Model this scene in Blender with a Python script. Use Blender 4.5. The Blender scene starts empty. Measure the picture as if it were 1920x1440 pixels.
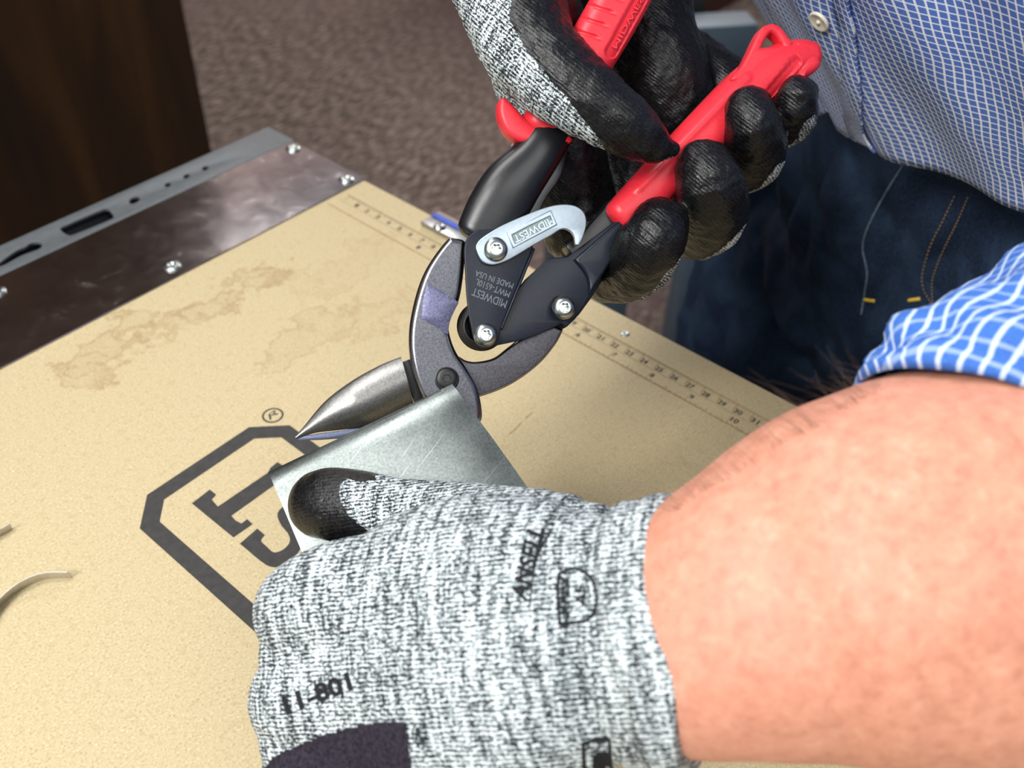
import bpy, bmesh, math, random
import numpy as np
from mathutils import Vector, Matrix, noise as mnoise
from mathutils.bvhtree import BVHTree

# ------------------------------------------------------------------ camera, world, lights, exposure
SC = bpy.context.scene
COL = SC.collection
F = 1829.3                                   # focal length in pixels of the 1920x1440 frame
ZT = 0.90                                    # bench top height
C0 = np.array([0.0, 0.0, ZT + 0.3544])
FW = np.array([0.57259608, 0.46127596, -0.67775971])
RT = np.array([0.64836863, -0.76073455, 0.03001768])
UP = np.array([0.50174879, 0.45662614, 0.73467048])

cam = bpy.data.cameras.new('camera')
camo = bpy.data.objects.new('camera', cam)
COL.objects.link(camo)
m = Matrix.Identity(4)
for i in range(3):
    m[i][0], m[i][1], m[i][2], m[i][3] = RT[i], UP[i], -FW[i], C0[i]
camo.matrix_world = m
cam.sensor_fit = 'HORIZONTAL'
cam.sensor_width = 36
cam.lens = F * 36 / 1920
cam.clip_start = 0.01
cam.dof.use_dof = True
cam.dof.focus_distance = 0.365
cam.dof.aperture_fstop = 11.5
SC.camera = camo

w = bpy.data.worlds.new('world')
SC.world = w
w.use_nodes = True
w.node_tree.nodes['Background'].inputs[0].default_value = (0.86, 0.93, 1.0, 1)
w.node_tree.nodes['Background'].inputs[1].default_value = 0.42


def area(name, loc, target, sx, sy, power, col=(1, .98, .95)):
    l = bpy.data.lights.new(name, 'AREA')
    l.shape = 'RECTANGLE'
    l.size, l.size_y, l.energy, l.color = sx, sy, power, col
    o = bpy.data.objects.new(name, l)
    COL.objects.link(o)
    o.location = loc
    d = Vector(target) - Vector(loc)
    o.rotation_euler = d.to_track_quat('-Z', 'Y').to_euler()
    return o


area('unseen_overhead_lamp', (-0.25, 0.75, 2.65), (-0.25, 0.75, 0), 1.2, 0.6, 35)
area('unseen_overhead_lamp', (-1.6, 0.1, 2.65), (-1.6, 0.1, 0), 1.2, 0.6, 105)  # unseen lamp, set far back and strong to brighten the shirt front
area('unseen_overhead_lamp', (-0.4, -1.1, 2.65), (-0.4, -1.1, 0), 1.2, 0.6, 18)
area('unseen_overhead_lamp', (3.1, 1.5, 2.65), (3.1, 1.5, 0), 1.2, 0.6, 62)  # unseen lamp placed to brighten the back wall mirrored in the strip
area('unseen_overhead_lamp', (1.0, 2.15, 2.65), (1.0, 2.15, 0), 1.2, 0.6, 50)  # extra lamp added to light the back wall for the strip's reflection

vs = SC.view_settings
vs.view_transform = 'Standard'
vs.look = 'None'
vs.gamma = 1
vs.use_curve_mapping = False
vs.exposure = -0.32


# ------------------------------------------------------------------ geometry helpers
def ray(px, py):
    return FW + RT * ((px - 960) / F) - UP * ((py - 720) / F)


def U(px, py, d):
    return C0 + ray(px, py) * d


def proj(P):
    v = np.asarray(P, float) - C0
    d = v @ FW
    return np.stack([960 + F * (v @ RT) / d, 720 - F * (v @ UP) / d, d], -1)


def T(px, py, z=ZT):
    r = ray(px, py)
    return C0 + r * ((z - C0[2]) / r[2])


def nrm(v):
    v = np.asarray(v, float)
    return v / np.linalg.norm(v)


class Plane:
    def __init__(self, p, n, u):
        self.p, self.n = np.asarray(p, float), nrm(n)
        u = np.asarray(u, float)
        self.u = nrm(u - self.n * (u @ self.n))
        self.v = np.cross(self.n, self.u)

    def hit(self, px, py, w=0.0):
        r = ray(px, py)
        q = self.p + self.n * w
        return C0 + r * (((q - C0) @ self.n) / (r @ self.n))

    def loc(self, P):
        d = np.asarray(P) - self.p
        return d @ self.u, d @ self.v

    def pt(self, a, b, w=0.0):
        return self.p + self.u * a + self.v * b + self.n * w


BENCH = Plane((0, 0, ZT), (0, 0, 1), (1, 0, 0))


def empty(name, loc, label=None, cat=None, group=None):
    o = bpy.data.objects.new(name, None)
    COL.objects.link(o)
    o.location = loc
    o.empty_display_size = 0.02
    o['wl'] = [float(x) for x in loc]
    if label:
        o['label'] = label
    if cat:
        o['category'] = cat
    if group:
        o['group'] = group
    return o


def addmesh(name, me, mat, parent=None, loc=None, smooth=True, label=None, cat=None, kind=None, group=None):
    """mesh in world coordinates -> object whose origin is at its parent's root (or at loc)"""
    o = bpy.data.objects.new(name, me)
    COL.objects.link(o)
    if parent is not None:
        base = np.array(parent['wl'])
        o.parent = parent
    else:
        base = np.array(loc if loc is not None else (0, 0, 0), float)
        o.location = base
    o['wl'] = [float(x) for x in base]
    me.transform(Matrix.Translation(Vector(-base)))
    for mm in (mat if isinstance(mat, (list, tuple)) else [mat]):
        me.materials.append(mm)
    if smooth is True:
        me.shade_smooth()
    elif smooth:
        me.shade_smooth()
        me.set_sharp_from_angle(angle=math.radians(smooth))
    for k, v in (('label', label), ('category', cat), ('kind', kind), ('group', group)):
        if v:
            o[k] = v
    return o


def pymesh(verts, faces):
    me = bpy.data.meshes.new('mesh')
    me.from_pydata([tuple(map(float, v)) for v in verts], [], faces)
    me.validate()
    me.update()
    return me


def fixn(me):
    bm = bmesh.new()
    bm.from_mesh(me)
    bmesh.ops.recalc_face_normals(bm, faces=bm.faces)
    bm.to_mesh(me)
    bm.free()
    return me


def joinm(ms):
    bm = bmesh.new()
    for x in ms:
        bm.from_mesh(x)
    me = bpy.data.meshes.new('mesh')
    bm.to_mesh(me)
    bm.free()
    return me


def box(a, b):
    (x0, y0, z0), (x1, y1, z1) = a, b
    v = [(x0, y0, z0), (x1, y0, z0), (x1, y1, z0), (x0, y1, z0), (x0, y0, z1), (x1, y0, z1), (x1, y1, z1), (x0, y1, z1)]
    return pymesh(v, [(0, 3, 2, 1), (4, 5, 6, 7), (0, 1, 5, 4), (1, 2, 6, 5), (2, 3, 7, 6), (3, 0, 4, 7)])


def bevel(me, width, seg=2):
    bm = bmesh.new()
    bm.from_mesh(me)
    bmesh.ops.bevel(bm, geom=list(bm.edges), offset=width, segments=seg, affect='EDGES', profile=.5)
    bm.to_mesh(me)
    bm.free()
    return me


def spline(pts, closed=True, n=8):
    """Catmull-Rom through pts; a point with a third element stays a sharp corner"""
    P = [np.array(p[:2], float) for p in pts]
    sharp = [len(p) > 2 for p in pts]
    N = len(P)
    out = []
    for i in range(N if closed else N - 1):
        p1, p2 = P[i], P[(i + 1) % N]
        p0 = P[i - 1] if (closed or i > 0) else p1
        p3 = P[(i + 2) % N] if (closed or i + 2 < N) else p2
        m1 = (p2 - p0) / 2 if not sharp[i] else (p2 - p1)
        m2 = (p3 - p1) / 2 if not sharp[(i + 1) % N] else (p2 - p1)
        L = np.linalg.norm(p2 - p1)
        for mm in (m1, m2):
            k = np.linalg.norm(mm)
            if k > L * 1.2:
                mm *= L * 1.2 / k
        for t in np.linspace(0, 1, n, endpoint=False):
            out.append((2 * t**3 - 3 * t**2 + 1) * p1 + (t**3 - 2 * t**2 + t) * m1 + (-2 * t**3 + 3 * t**2) * p2 + (t**3 - t**2) * m2)
    if not closed:
        out.append(P[-1])
    return out


def plate(pl, loops, w0, w1, bev=0.0004, res=2):
    """extruded, bevelled plate between offsets w0 and w1 of plane pl; loops are pixel outlines of its front face"""
    cu = bpy.data.curves.new('c', 'CURVE')
    cu.dimensions = '2D'
    cu.fill_mode = 'BOTH'
    bev = min(bev, (w1 - w0) * .49)
    cu.extrude = (w1 - w0) / 2 - bev
    cu.bevel_depth = bev
    cu.bevel_resolution = res
    cu.offset = -bev
    for lp in loops:
        sp = cu.splines.new('POLY')
        q = [pl.loc(pl.hit(p[0], p[1], w1)) for p in lp]
        sp.points.add(len(q) - 1)
        for s, (a, b) in zip(sp.points, q):
            s.co = (a, b, 0, 1)
        sp.use_cyclic_u = True
    ob = bpy.data.objects.new('c', cu)
    COL.objects.link(ob)
    dg = bpy.context.evaluated_depsgraph_get()
    me = bpy.data.meshes.new_from_object(ob.evaluated_get(dg))
    bpy.data.objects.remove(ob)
    me.materials.clear()
    M = Matrix([[pl.u[i], pl.v[i], pl.n[i], (pl.p + pl.n * (w0 + w1) / 2)[i]] for i in range(3)] + [[0, 0, 0, 1]])
    me.transform(M)
    bm = bmesh.new()
    bm.from_mesh(me)
    bmesh.ops.remove_doubles(bm, verts=bm.verts, dist=1e-6)
    bm.to_mesh(me)
    bm.free()
    return me


def circ(cx, cy, r, n=40, ry=None, rot=0):
    ry = ry or r
    c, s = math.cos(rot), math.sin(rot)
    o = []
    for i in range(n):
        a = 2 * math.pi * i / n
        x, y = r * math.cos(a), ry * math.sin(a)
        o.append((cx + c * x - s * y, cy + s * x + c * y))
    return o


def lathe(pl, px, py, prof, n=36, ref=0.0, cap=True):
    """surface of revolution about plane normal; prof = [(radius m, w m)]"""
    c = pl.hit(px, py, ref)
    a0, b0 = pl.loc(c)
    v, f = [], []
    for r, ww in prof:
        for i in range(n):
            a = 2 * math.pi * i / n
            v.append(pl.pt(a0 + r * math.cos(a), b0 + r * math.sin(a), ww))
    for k in range(len(prof) - 1):
        for i in range(n):
            j = (i + 1) % n
            f.append((k * n + i, k * n + j, (k + 1) * n + j, (k + 1) * n + i))
    if cap:
        v.append(pl.pt(a0, b0, prof[-1][1]))
    for i in range(n if cap else 0):
        f.append(((len(prof) - 1) * n + i, (len(prof) - 1) * n + (i + 1) % n, len(v) - 1))
    return pymesh(v, f)


def tube(P, r, n=8, closed=False):
    P = [np.asarray(p, float) for p in P]
    rs = r if hasattr(r, '__len__') else [r] * len(P)
    v, f = [], []
    pn = None
    N = len(P)
    for i, p in enumerate(P):
        t = nrm((P[(i + 1) % N] if (closed or i < N - 1) else p) - (P[i - 1] if (closed or i > 0) else p))
        if pn is None:
            a = np.array([0, 0, 1.]) if abs(t[2]) < .9 else np.array([1., 0, 0])
            pn = nrm(np.cross(t, a))
        pn = nrm(pn - t * (pn @ t))
        b = np.cross(t, pn)
        for k in range(n):
            a = 2 * math.pi * k / n
            v.append(p + rs[i] * (math.cos(a) * pn + math.sin(a) * b))
    for i in range(N if closed else N - 1):
        for k in range(n):
            j = (k + 1) % n
            i2 = (i + 1) % N
            f.append((i * n + k, i * n + j, i2 * n + j, i2 * n + k))
    if not closed:
        f.append(tuple(range(n))[::-1])
        f.append(tuple((N - 1) * n + k for k in range(n)))
    return pymesh(v, f)


def chain(pts, k=1.0, seg=24, sub=6, flat0=False, flat1=False):
    """closed tapered tube through world points (x,y,z,r) with round or flat ends"""
    A = np.array([p[:4] for p in pts], float)
    ks = [p[4] if len(p) > 4 else k for p in pts]
    A = np.column_stack([A, ks])
    B = []
    N = len(A)
    for i in range(N - 1):
        p0 = A[max(i - 1, 0)]; p1 = A[i]; p2 = A[i + 1]; p3 = A[min(i + 2, N - 1)]
        for t in np.linspace(0, 1, sub, endpoint=False):
            B.append(.5 * ((2 * p1) + (p2 - p0) * t + (2 * p0 - 5 * p1 + 4 * p2 - p3) * t * t + (3 * p1 - p0 - 3 * p2 + p3) * t**3))
    B.append(A[-1])
    B = np.array(B)
    tang = np.gradient(B[:, :3], axis=0)
    rings = []
    ends = []
    t0, t1 = nrm(tang[0]), nrm(tang[-1])
    if not flat0:
        for a in (80, 60, 40, 20):
            a = math.radians(a)
            rings.append((B[0, :3] - t0 * B[0, 3] * math.sin(a), t0, B[0, 3] * math.cos(a), B[0, 4]))
    for q, t in zip(B, tang):
        rings.append((q[:3], nrm(t), q[3], q[4]))
    if not flat1:
        for a in (20, 40, 60, 80):
            a = math.radians(a)
            rings.append((B[-1, :3] + t1 * B[-1, 3] * math.sin(a), t1, B[-1, 3] * math.cos(a), B[-1, 4]))
    v, f = [], []
    for c, t, r, kk in rings:
        vd = nrm(c - C0)
        nn = nrm(np.cross(t, vd)) if np.linalg.norm(np.cross(t, vd)) > .05 else nrm(np.cross(t, UP))
        bb = np.cross(nn, t)
        for j in range(seg):
            a = 2 * math.pi * j / seg
            v.append(c + nn * (r * math.cos(a)) + bb * (r * kk * math.sin(a)))
    for i in range(len(rings) - 1):
        for j in range(seg):
            j2 = (j + 1) % seg
            f.append((i * seg + j, i * seg + j2, (i + 1) * seg + j2, (i + 1) * seg + j))
    f.append(tuple(range(seg))[::-1])
    f.append(tuple((len(rings) - 1) * seg + j for j in range(seg)))
    return fixn(pymesh(v, f))


def W(*pts):
    """pixel chain (px, py, depth, r_px[, squash]) -> world chain"""
    out = []
    for p in pts:
        q = U(*p[:3])
        out.append((*q, p[3] * p[2] / F) + tuple(p[4:]))
    return out


def fuse(parts, voxel, smooth=6, fac=.5):
    ob = bpy.data.objects.new('f', joinm(parts))
    COL.objects.link(ob)
    md = ob.modifiers.new('r', 'REMESH')
    md.mode = 'VOXEL'
    md.voxel_size = voxel
    sm = ob.modifiers.new('s', 'SMOOTH')
    sm.factor = fac
    sm.iterations = smooth
    dg = bpy.context.evaluated_depsgraph_get()
    me = bpy.data.meshes.new_from_object(ob.evaluated_get(dg))
    bpy.data.objects.remove(ob)
    return me


def vco(me):
    a = np.empty(len(me.vertices) * 3)
    me.vertices.foreach_get('co', a)
    return a.reshape(-1, 3)


def vno(me):
    a = np.empty(len(me.vertices) * 3)
    me.vertex_normals.foreach_get('vector', a)
    return a.reshape(-1, 3)


def setco(me, co):
    me.vertices.foreach_set('co', co.ravel())
    me.update()


def fattr(me, name, val):
    at = me.attributes.new(name, 'FLOAT', 'POINT')
    at.data.foreach_set('value', np.asarray(val, np.float32))


def vattr(me, name, val):
    at = me.attributes.new(name, 'FLOAT_VECTOR', 'POINT')
    at.data.foreach_set('vector', np.asarray(val, np.float32).ravel())


def inpoly(pts, poly):
    x, y = pts[:, 0], pts[:, 1]
    P = np.array([p[:2] for p in poly], float)
    r = np.zeros(len(x), bool)
    j = len(P) - 1
    for i in range(len(P)):
        xi, yi = P[i]; xj, yj = P[j]
        if yi != yj:
            c = ((yi > y) != (yj > y)) & (x < (xj - xi) * (y - yi) / (yj - yi) + xi)
            r ^= c
        j = i
    return r


def bvh(me):
    return BVHTree.FromPolygons([v.co[:] for v in me.vertices], [p.vertices[:] for p in me.polygons])


def onto(tree, px, py, off=0.0003, far=None):
    """point where the sight line through a pixel meets the surface, lifted off by off"""
    r = nrm(ray(px, py))
    h = tree.ray_cast(Vector(C0), Vector(r))
    if h[0] is None:
        return None
    n = np.array(h[1])
    if n @ r > 0:
        n = -n
    return np.array(h[0]) + n * off


def textmesh(s, ext=0.0, bold=0.0):
    cu = bpy.data.curves.new('t', 'FONT')
    cu.body = s
    cu.size = 1
    cu.resolution_u = 3
    cu.extrude = ext
    cu.offset = bold
    ob = bpy.data.objects.new('t', cu)
    COL.objects.link(ob)
    dg = bpy.context.evaluated_depsgraph_get()
    me = bpy.data.meshes.new_from_object(ob.evaluated_get(dg))
    bpy.data.objects.remove(ob)
    me.materials.clear()
    co = vco(me)
    lo, hi = co.min(0), co.max(0)
    co[:, :2] = (co[:, :2] - lo[:2]) / (hi[:2] - lo[:2])
    if ext:
        co[:, 2] = (co[:, 2] - lo[2]) / (hi[2] - lo[2])
    setco(me, co)
    return me


def textplane(pl, s, p00, p10, p01, w, h=0.0, bold=0.0):
    """lettering on a plane; p00/p10/p01 = pixels of the text's lower left, lower right, upper left"""
    me = textmesh(s, .1 if h else 0, bold)
    o, a, b = (pl.hit(*p, w) for p in (p00, p10, p01))
    co = vco(me)
    setco(me, o + np.outer(co[:, 0], a - o) + np.outer(co[:, 1], b - o) + np.outer(co[:, 2] * h, pl.n))
    return me


def textsurf(tree, s, p00, p10, p01, off=0.0003, bold=.035):
    me = textmesh(s, 0, bold)
    bm = bmesh.new()
    bm.from_mesh(me)
    bmesh.ops.triangulate(bm, faces=bm.faces)
    bmesh.ops.subdivide_edges(bm, edges=[e for e in bm.edges if e.calc_length() > .06], cuts=1)
    bm.to_mesh(me)
    bm.free()
    co = vco(me)
    o, a, b = (np.array(p, float) for p in (p00, p10, p01))
    px = o + np.outer(co[:, 0], a - o) + np.outer(co[:, 1], b - o)
    out = [onto(tree, x, y, off) for x, y in px]
    good = [q for q in out if q is not None]
    out = [q if q is not None else good[0] for q in out]
    setco(me, np.array(out))
    return me


def ribbon(pl, path, wd, z, closed=False, cap=True):
    """flat printed line on a plane: list of plane coords, width wd"""
    P = [np.array(p, float) for p in path]
    v, f = [], []
    N = len(P)
    for i in range(N):
        t = (P[(i + 1) % N] if closed or i < N - 1 else P[i]) - (P[i - 1] if closed or i > 0 else P[i])
        t = t / (np.linalg.norm(t) + 1e-12)
        n = np.array([-t[1], t[0]]) * wd / 2
        v += [pl.pt(*(P[i] + n), z), pl.pt(*(P[i] - n), z)]
    for i in range(N if closed else N - 1):
        j = (i + 1) % N
        f.append((2 * i, 2 * i + 1, 2 * j + 1, 2 * j))
    return pymesh(v, f)


def smoothstep(e0, e1, x):
    t = np.clip((x - e0) / (e1 - e0), 0, 1)
    return t * t * (3 - 2 * t)


def fbm(co, scale, seed=0.0, octv=3):
    return np.array([mnoise.fractal(Vector((c[0] * scale + seed, c[1] * scale, c[2] * scale)), 1.0, 2.0, octv) for c in co])


# ------------------------------------------------------------------ materials
class NT:
    def __init__(self, name):
        self.m = bpy.data.materials.new(name)
        self.m.use_nodes = True
        self.t = self.m.node_tree
        self.b = self.t.nodes['Principled BSDF']

    def n(self, kind, **kw):
        nd = self.t.nodes.new(kind)
        for k, v in kw.items():
            if hasattr(nd, k):
                setattr(nd, k, v)
        return nd

    def l(self, a, b):
        self.t.links.new(a, b)

    def val(self, sock, v):
        if hasattr(v, 'links') or isinstance(v, bpy.types.NodeSocket):
            self.l(v, sock)
        else:
            sock.default_value = v

    def coord(self, kind='Object', scale=(1, 1, 1), rot=(0, 0, 0), loc=(0, 0, 0), attr=None):
        if attr:
            a = self.n('ShaderNodeAttribute'); a.attribute_name = attr; src = a.outputs['Vector']
        else:
            src = self.n('ShaderNodeTexCoord').outputs[kind]
        mp = self.n('ShaderNodeMapping')
        mp.inputs['Scale'].default_value = scale
        mp.inputs['Rotation'].default_value = rot
        mp.inputs['Location'].default_value = loc
        self.l(src, mp.inputs['Vector'])
        return mp.outputs[0]

    def noise(self, vec, scale=5, detail=3, rough=.5, dist=0):
        nd = self.n('ShaderNodeTexNoise')
        nd.inputs['Scale'].default_value = scale
        nd.inputs['Detail'].default_value = detail
        nd.inputs['Roughness'].default_value = rough
        nd.inputs['Distortion'].default_value = dist
        self.l(vec, nd.inputs['Vector'])
        return nd.outputs['Fac']

    def ramp(self, fac, stops, interp='LINEAR'):
        nd = self.n('ShaderNodeValToRGB')
        cr = nd.color_ramp
        cr.interpolation = interp
        while len(cr.elements) < len(stops):
            cr.elements.new(.5)
        for e, (p, c) in zip(cr.elements, stops):
            e.position = p
            e.color = (*c, 1) if hasattr(c, '__len__') else (c, c, c, 1)
        self.l(fac, nd.inputs[0])
        return nd.outputs[0]

    def math(self, op, a, b=0.0, clamp=False):
        nd = self.n('ShaderNodeMath', operation=op)
        nd.use_clamp = clamp
        self.val(nd.inputs[0], a)
        self.val(nd.inputs[1], b)
        return nd.outputs[0]

    def mix(self, fac, a, b, mode='MIX'):
        nd = self.n('ShaderNodeMix')
        nd.data_type = 'RGBA'
        nd.blend_type = mode
        self.val(nd.inputs[0], fac)
        for s, v in ((nd.inputs[6], a), (nd.inputs[7], b)):
            if isinstance(v, tuple):
                s.default_value = (*v, 1) if len(v) == 3 else v
            else:
                self.l(v, s)
        return nd.outputs[2]

    def bump(self, h, strength=.3, dist=.001):
        nd = self.n('ShaderNodeBump')
        nd.inputs['Strength'].default_value = strength
        nd.inputs['Distance'].default_value = dist
        self.l(h, nd.inputs['Height'])
        self.l(nd.outputs[0], self.b.inputs['Normal'])

    def set(self, col=None, rough=None, metal=None, spec=None, **kw):
        for nm, v in (('Base Color', col), ('Roughness', rough), ('Metallic', metal), ('Specular IOR Level', spec)):
            if v is None:
                continue
            s = self.b.inputs[nm]
            if isinstance(v, tuple):
                s.default_value = (*v, 1)
            else:
                self.val(s, v)
        for k, v in kw.items():
            self.b.inputs[k.replace('_', ' ')].default_value = v
        return self


def flat(name, col, rough=.5, metal=0., spec=.5, var=.12, scale=300, bump=.15):
    t = NT(name)
    c = t.coord()
    n = t.noise(c, scale, 3)
    t.set(t.ramp(n, [(.3, tuple(x * (1 - var) for x in col)), (.7, tuple(min(1, x * (1 + var)) for x in col))]), rough, metal, spec)
    if bump:
        t.bump(n, bump, .0003)
    return t.m


_st = [(T(215, 648), .026, .017, .8), (T(160, 690), .016, .012, .7), (T(420, 555), .036, .014, .75), (T(470, 520), .022, .015, .7), (T(360, 590), .026, .012, .6), (T(600, 625), .030, .016, .5), (T(700, 590), .028, .016, .4), (T(650, 500), .034, .016, .3)]
STAINS = [(float(p[0]), float(p[1]) - .1, a * 1.25, b * 1.25, c) for p, a, b, c in _st]


def mat_mdf():
    t = NT('mdf')
    c = t.coord()
    n1 = t.noise(c, 900, 3, .6)
    n2 = t.noise(c, 260, 4, .65)
    n3 = t.noise(c, 9, 4, .6)
    base = t.ramp(n1, [(.25, (.26, .20, .115)), (.42, (.435, .362, .215)), (.6, (.485, .405, .248)), (.75, (.68, .61, .43))])
    base = t.mix(t.ramp(n2, [(.28, .55), (.48, 0.), (1, 0.)]), base, (.36, .27, .145))
    base = t.mix(t.math('MULTIPLY', n3, .35), base, (.45, .36, .205))
    # water stains: two soft-edged patches with wavy rims
    sx = t.n('ShaderNodeSeparateXYZ'); t.l(c, sx.inputs[0])
    wob = t.noise(c, 42, 4, .6)
    tot = None
    for (x, y, rx, ry, amt) in STAINS:
        dx = t.math('DIVIDE', t.math('SUBTRACT', sx.outputs[0], x), rx)
        dy = t.math('DIVIDE', t.math('SUBTRACT', sx.outputs[1], y), ry)
        d = t.math('SQRT', t.math('ADD', t.math('MULTIPLY', dx, dx), t.math('MULTIPLY', dy, dy)))
        d = t.math('ADD', d, t.math('MULTIPLY', t.math('SUBTRACT', wob, .5), 3.2))
        k = t.ramp(d, [(0, .35), (.55, .25), (.72, .95), (.80, .25), (.9, 0.)])
        k = t.math('MULTIPLY', k, amt)
        tot = k if tot is None else t.math('MAXIMUM', tot, k)
    fine = t.noise(c, 70, 5, .7)
    tot = t.math('MULTIPLY', tot, t.ramp(fine, [(.3, .25), (.65, 1.)]))
    base = t.mix(tot, base, (.27, .165, .07))
    t.set(base, .62, 0., .3)
    t.bump(n1, .10, .0002)
    return t.m


def mat_strip():
    t = NT('sheet_steel_strip')
    c = t.coord(rot=(0, 0, .5))
    s = t.coord(scale=(1, 14, 1), rot=(0, 0, .3))
    n = t.noise(c, 55, 5, .7, .6)
    sc = t.noise(s, 120, 3)
    t.set(t.ramp(n, [(.35, (.47, .42, .43)), (.72, (.56, .51, .51))]), t.ramp(n, [(.4, .12), (.62, .15), (.78, .34)]), 1.)
    t.bump(sc, .03, .0002)
    return t.m


def mat_knit(name, ustr=650, vstr=1500):
    t = NT(name)
    # 'hand' = metres along the hand, across it, and through it
    v1 = t.coord(attr='hand', scale=(ustr, vstr, ustr))
    v2 = t.coord(attr='hand', scale=(640, 60, 80))
    v3 = t.coord(attr='hand', scale=(1500, 1500, 1500))
    a = t.noise(v1, 1, 2, .6, .3)
    b = t.noise(v2, 1, 2, .6)
    c = t.noise(v3, 1, 2, .6)
    wv = t.n('ShaderNodeTexWave'); wv.wave_type = 'BANDS'; wv.bands_direction = 'Y'
    wv.inputs['Scale'].default_value = 1; wv.inputs['Distortion'].default_value = 3.5
    wv.inputs['Detail'].default_value = 2
    wv.inputs['Detail Scale'].default_value = 1.2
    t.l(t.coord(attr='hand', scale=(120, 255, 120)), wv.inputs['Vector'])
    h = t.math('ADD', t.math('MULTIPLY', a, .55), t.math('MULTIPLY', c, .45))
    h = t.math('ADD', h, t.math('MULTIPLY', t.math('SUBTRACT', b, .5), .38))
    h = t.math('ADD', h, t.math('MULTIPLY', t.math('SUBTRACT', wv.outputs['Fac'], .5), .11))
    knit = t.ramp(h, [(.405, (.010, .012, .015)), (.46, (.075, .09, .10)), (.515, (.29, .335, .355)), (.58, (.68, .75, .775))])
    at = t.n('ShaderNodeAttribute'); at.attribute_name = 'coat'
    co = t.math('ADD', at.outputs['Fac'], t.math('MULTIPLY', t.math('SUBTRACT', c, .5), .5))
    co = t.ramp(co, [(.46, 0.), (.54, 1.)])
    cn = t.noise(t.coord(attr='hand', scale=(900, 900, 900)), 1, 3, .6)
    col = t.mix(co, knit, t.ramp(cn, [(.35, (.0028, .0030, .0036)), (.7, (.008, .0085, .010))]))
    rg = t.math('ADD', t.math('MULTIPLY', co, -.60), .9)
    rg = t.math('ADD', rg, t.math('MULTIPLY', t.math('SUBTRACT', cn, .5), .5))
    t.set(col, rg, 0., .34)
    crk = t.noise(t.coord(attr='hand', scale=(330, 330, 330)), 1, 4, .7, .8)
    hb = t.mix(co, h, t.mix(.12, t.mix(.75, cn, crk), wv.outputs['Fac']))
    t.bump(hb, .65, .0009)
    return t.m


def mat_skin():
    t = NT('skin')
    c = t.coord()
    n1 = t.noise(c, 210, 5, .65, .3)
    n2 = t.noise(c, 420, 4, .6)
    nb = t.noise(c, 18, 2, .5)
    n3 = t.noise(c, 95, 2, .5)
    col = t.ramp(n1, [(.25, (.44, .18, .118)), (.45, (.55, .245, .165)), (.6, (.60, .285, .192)), (.8, (.70, .375, .272))])
    col = t.mix(t.ramp(nb, [(.35, 0.), (.7, .4)]), col, (.58, .245, .19))
    col = t.mix(t.ramp(n2, [(.28, .5), (.42, 0.), (1, 0.)]), col, (.43, .17, .115))
    col = t.mix(t.ramp(n3, [(.66, 0.), (.80, .4)]), col, (.74, .46, .35))
    t.set(col, .52, 0., .35, Subsurface_Weight=.22, Subsurface_Scale=.004)
    t.b.inputs['Subsurface Radius'].default_value = (1, .35, .2)
    t.bump(n2, .22, .0006)
    return t.m


def mat_check(name, pitch_u, pitch_v, base, line, wu, wv, hi=None, warp=.0012, linev=None, kv=.72):
    t = NT(name)
    uv = t.n('ShaderNodeTexCoord').outputs['UV']
    nz = t.n('ShaderNodeTexNoise'); nz.inputs['Scale'].default_value = 16; nz.inputs['Detail'].default_value = 2
    t.l(uv, nz.inputs['Vector'])
    vm = t.n('ShaderNodeVectorMath', operation='SUBTRACT'); t.l(nz.outputs['Color'], vm.inputs[0]); vm.inputs[1].default_value = (.5, .5, .5)
    vs_ = t.n('ShaderNodeVectorMath', operation='SCALE'); t.l(vm.outputs[0], vs_.inputs[0]); vs_.inputs['Scale'].default_value = warp * 8
    va = t.n('ShaderNodeVectorMath', operation='ADD'); t.l(uv, va.inputs[0]); t.l(vs_.outputs[0], va.inputs[1])
    sp = t.n('ShaderNodeSeparateXYZ'); t.l(va.outputs[0], sp.inputs[0])

    def lines(s, pitch, wd):
        q = t.math('FRACT', t.math('DIVIDE', s, pitch))
        d = t.math('ABSOLUTE', t.math('SUBTRACT', q, .5))
        return t.ramp(d, [(wd * .7, 1.), (wd * 1.25, 0.)])
    lu, lv = lines(sp.outputs[0], pitch_u, wu), lines(sp.outputs[1], pitch_v, wv)
    fine = t.noise(t.coord('UV'), 2200, 2)
    big = t.noise(t.coord('UV'), 60, 3)
    b = t.ramp(fine, [(.3, tuple(x * .72 for x in base)), (.7, tuple(min(1, x * 1.3) for x in base))])
    b = t.mix(t.math('MULTIPLY', big, .3), b, tuple(x * .7 for x in base))
    c = t.mix(t.math('MULTIPLY', lv, kv), b, linev or line)
    c = t.mix(t.math('MULTIPLY', lu, .85), c, line)
    t.set(c, .85, 0., .2)
    t.bump(fine, .25, .0004)
    return t.m


def mat_denim():
    t = NT('denim')
    c = t.coord()
    n = t.noise(t.coord(scale=(1, 1, .35)), 1500, 2)
    b = t.noise(c, 17, 5, .65, .5)
    col = t.ramp(n, [(.3, (.003, .007, .018)), (.7, (.012, .026, .056))])
    col = t.mix(t.ramp(b, [(.45, 0.), (.75, .75)]), col, (.030, .062, .115))
    t.set(col, .88, 0., .2)
    t.bump(n, .3, .0005)
    return t.m


def mat_carpet():
    t = NT('carpet')
    c = t.coord(scale=(.45, 1.5, 1), rot=(0, 0, .75))
    n = t.noise(c, 62, 4, .8)
    b = t.noise(t.coord(), 1.6, 2)
    col = t.ramp(n, [(.36, (.022, .017, .013)), (.5, (.082, .064, .055)), (.64, (.26, .21, .18))])
    col = t.mix(t.ramp(b, [(.35, 0.), (.7, .5)]), col, (.13, .085, .082), 'MIX')
    t.set(col, .95, 0., .1)
    t.bump(n, .6, .006)
    return t.m


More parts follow.
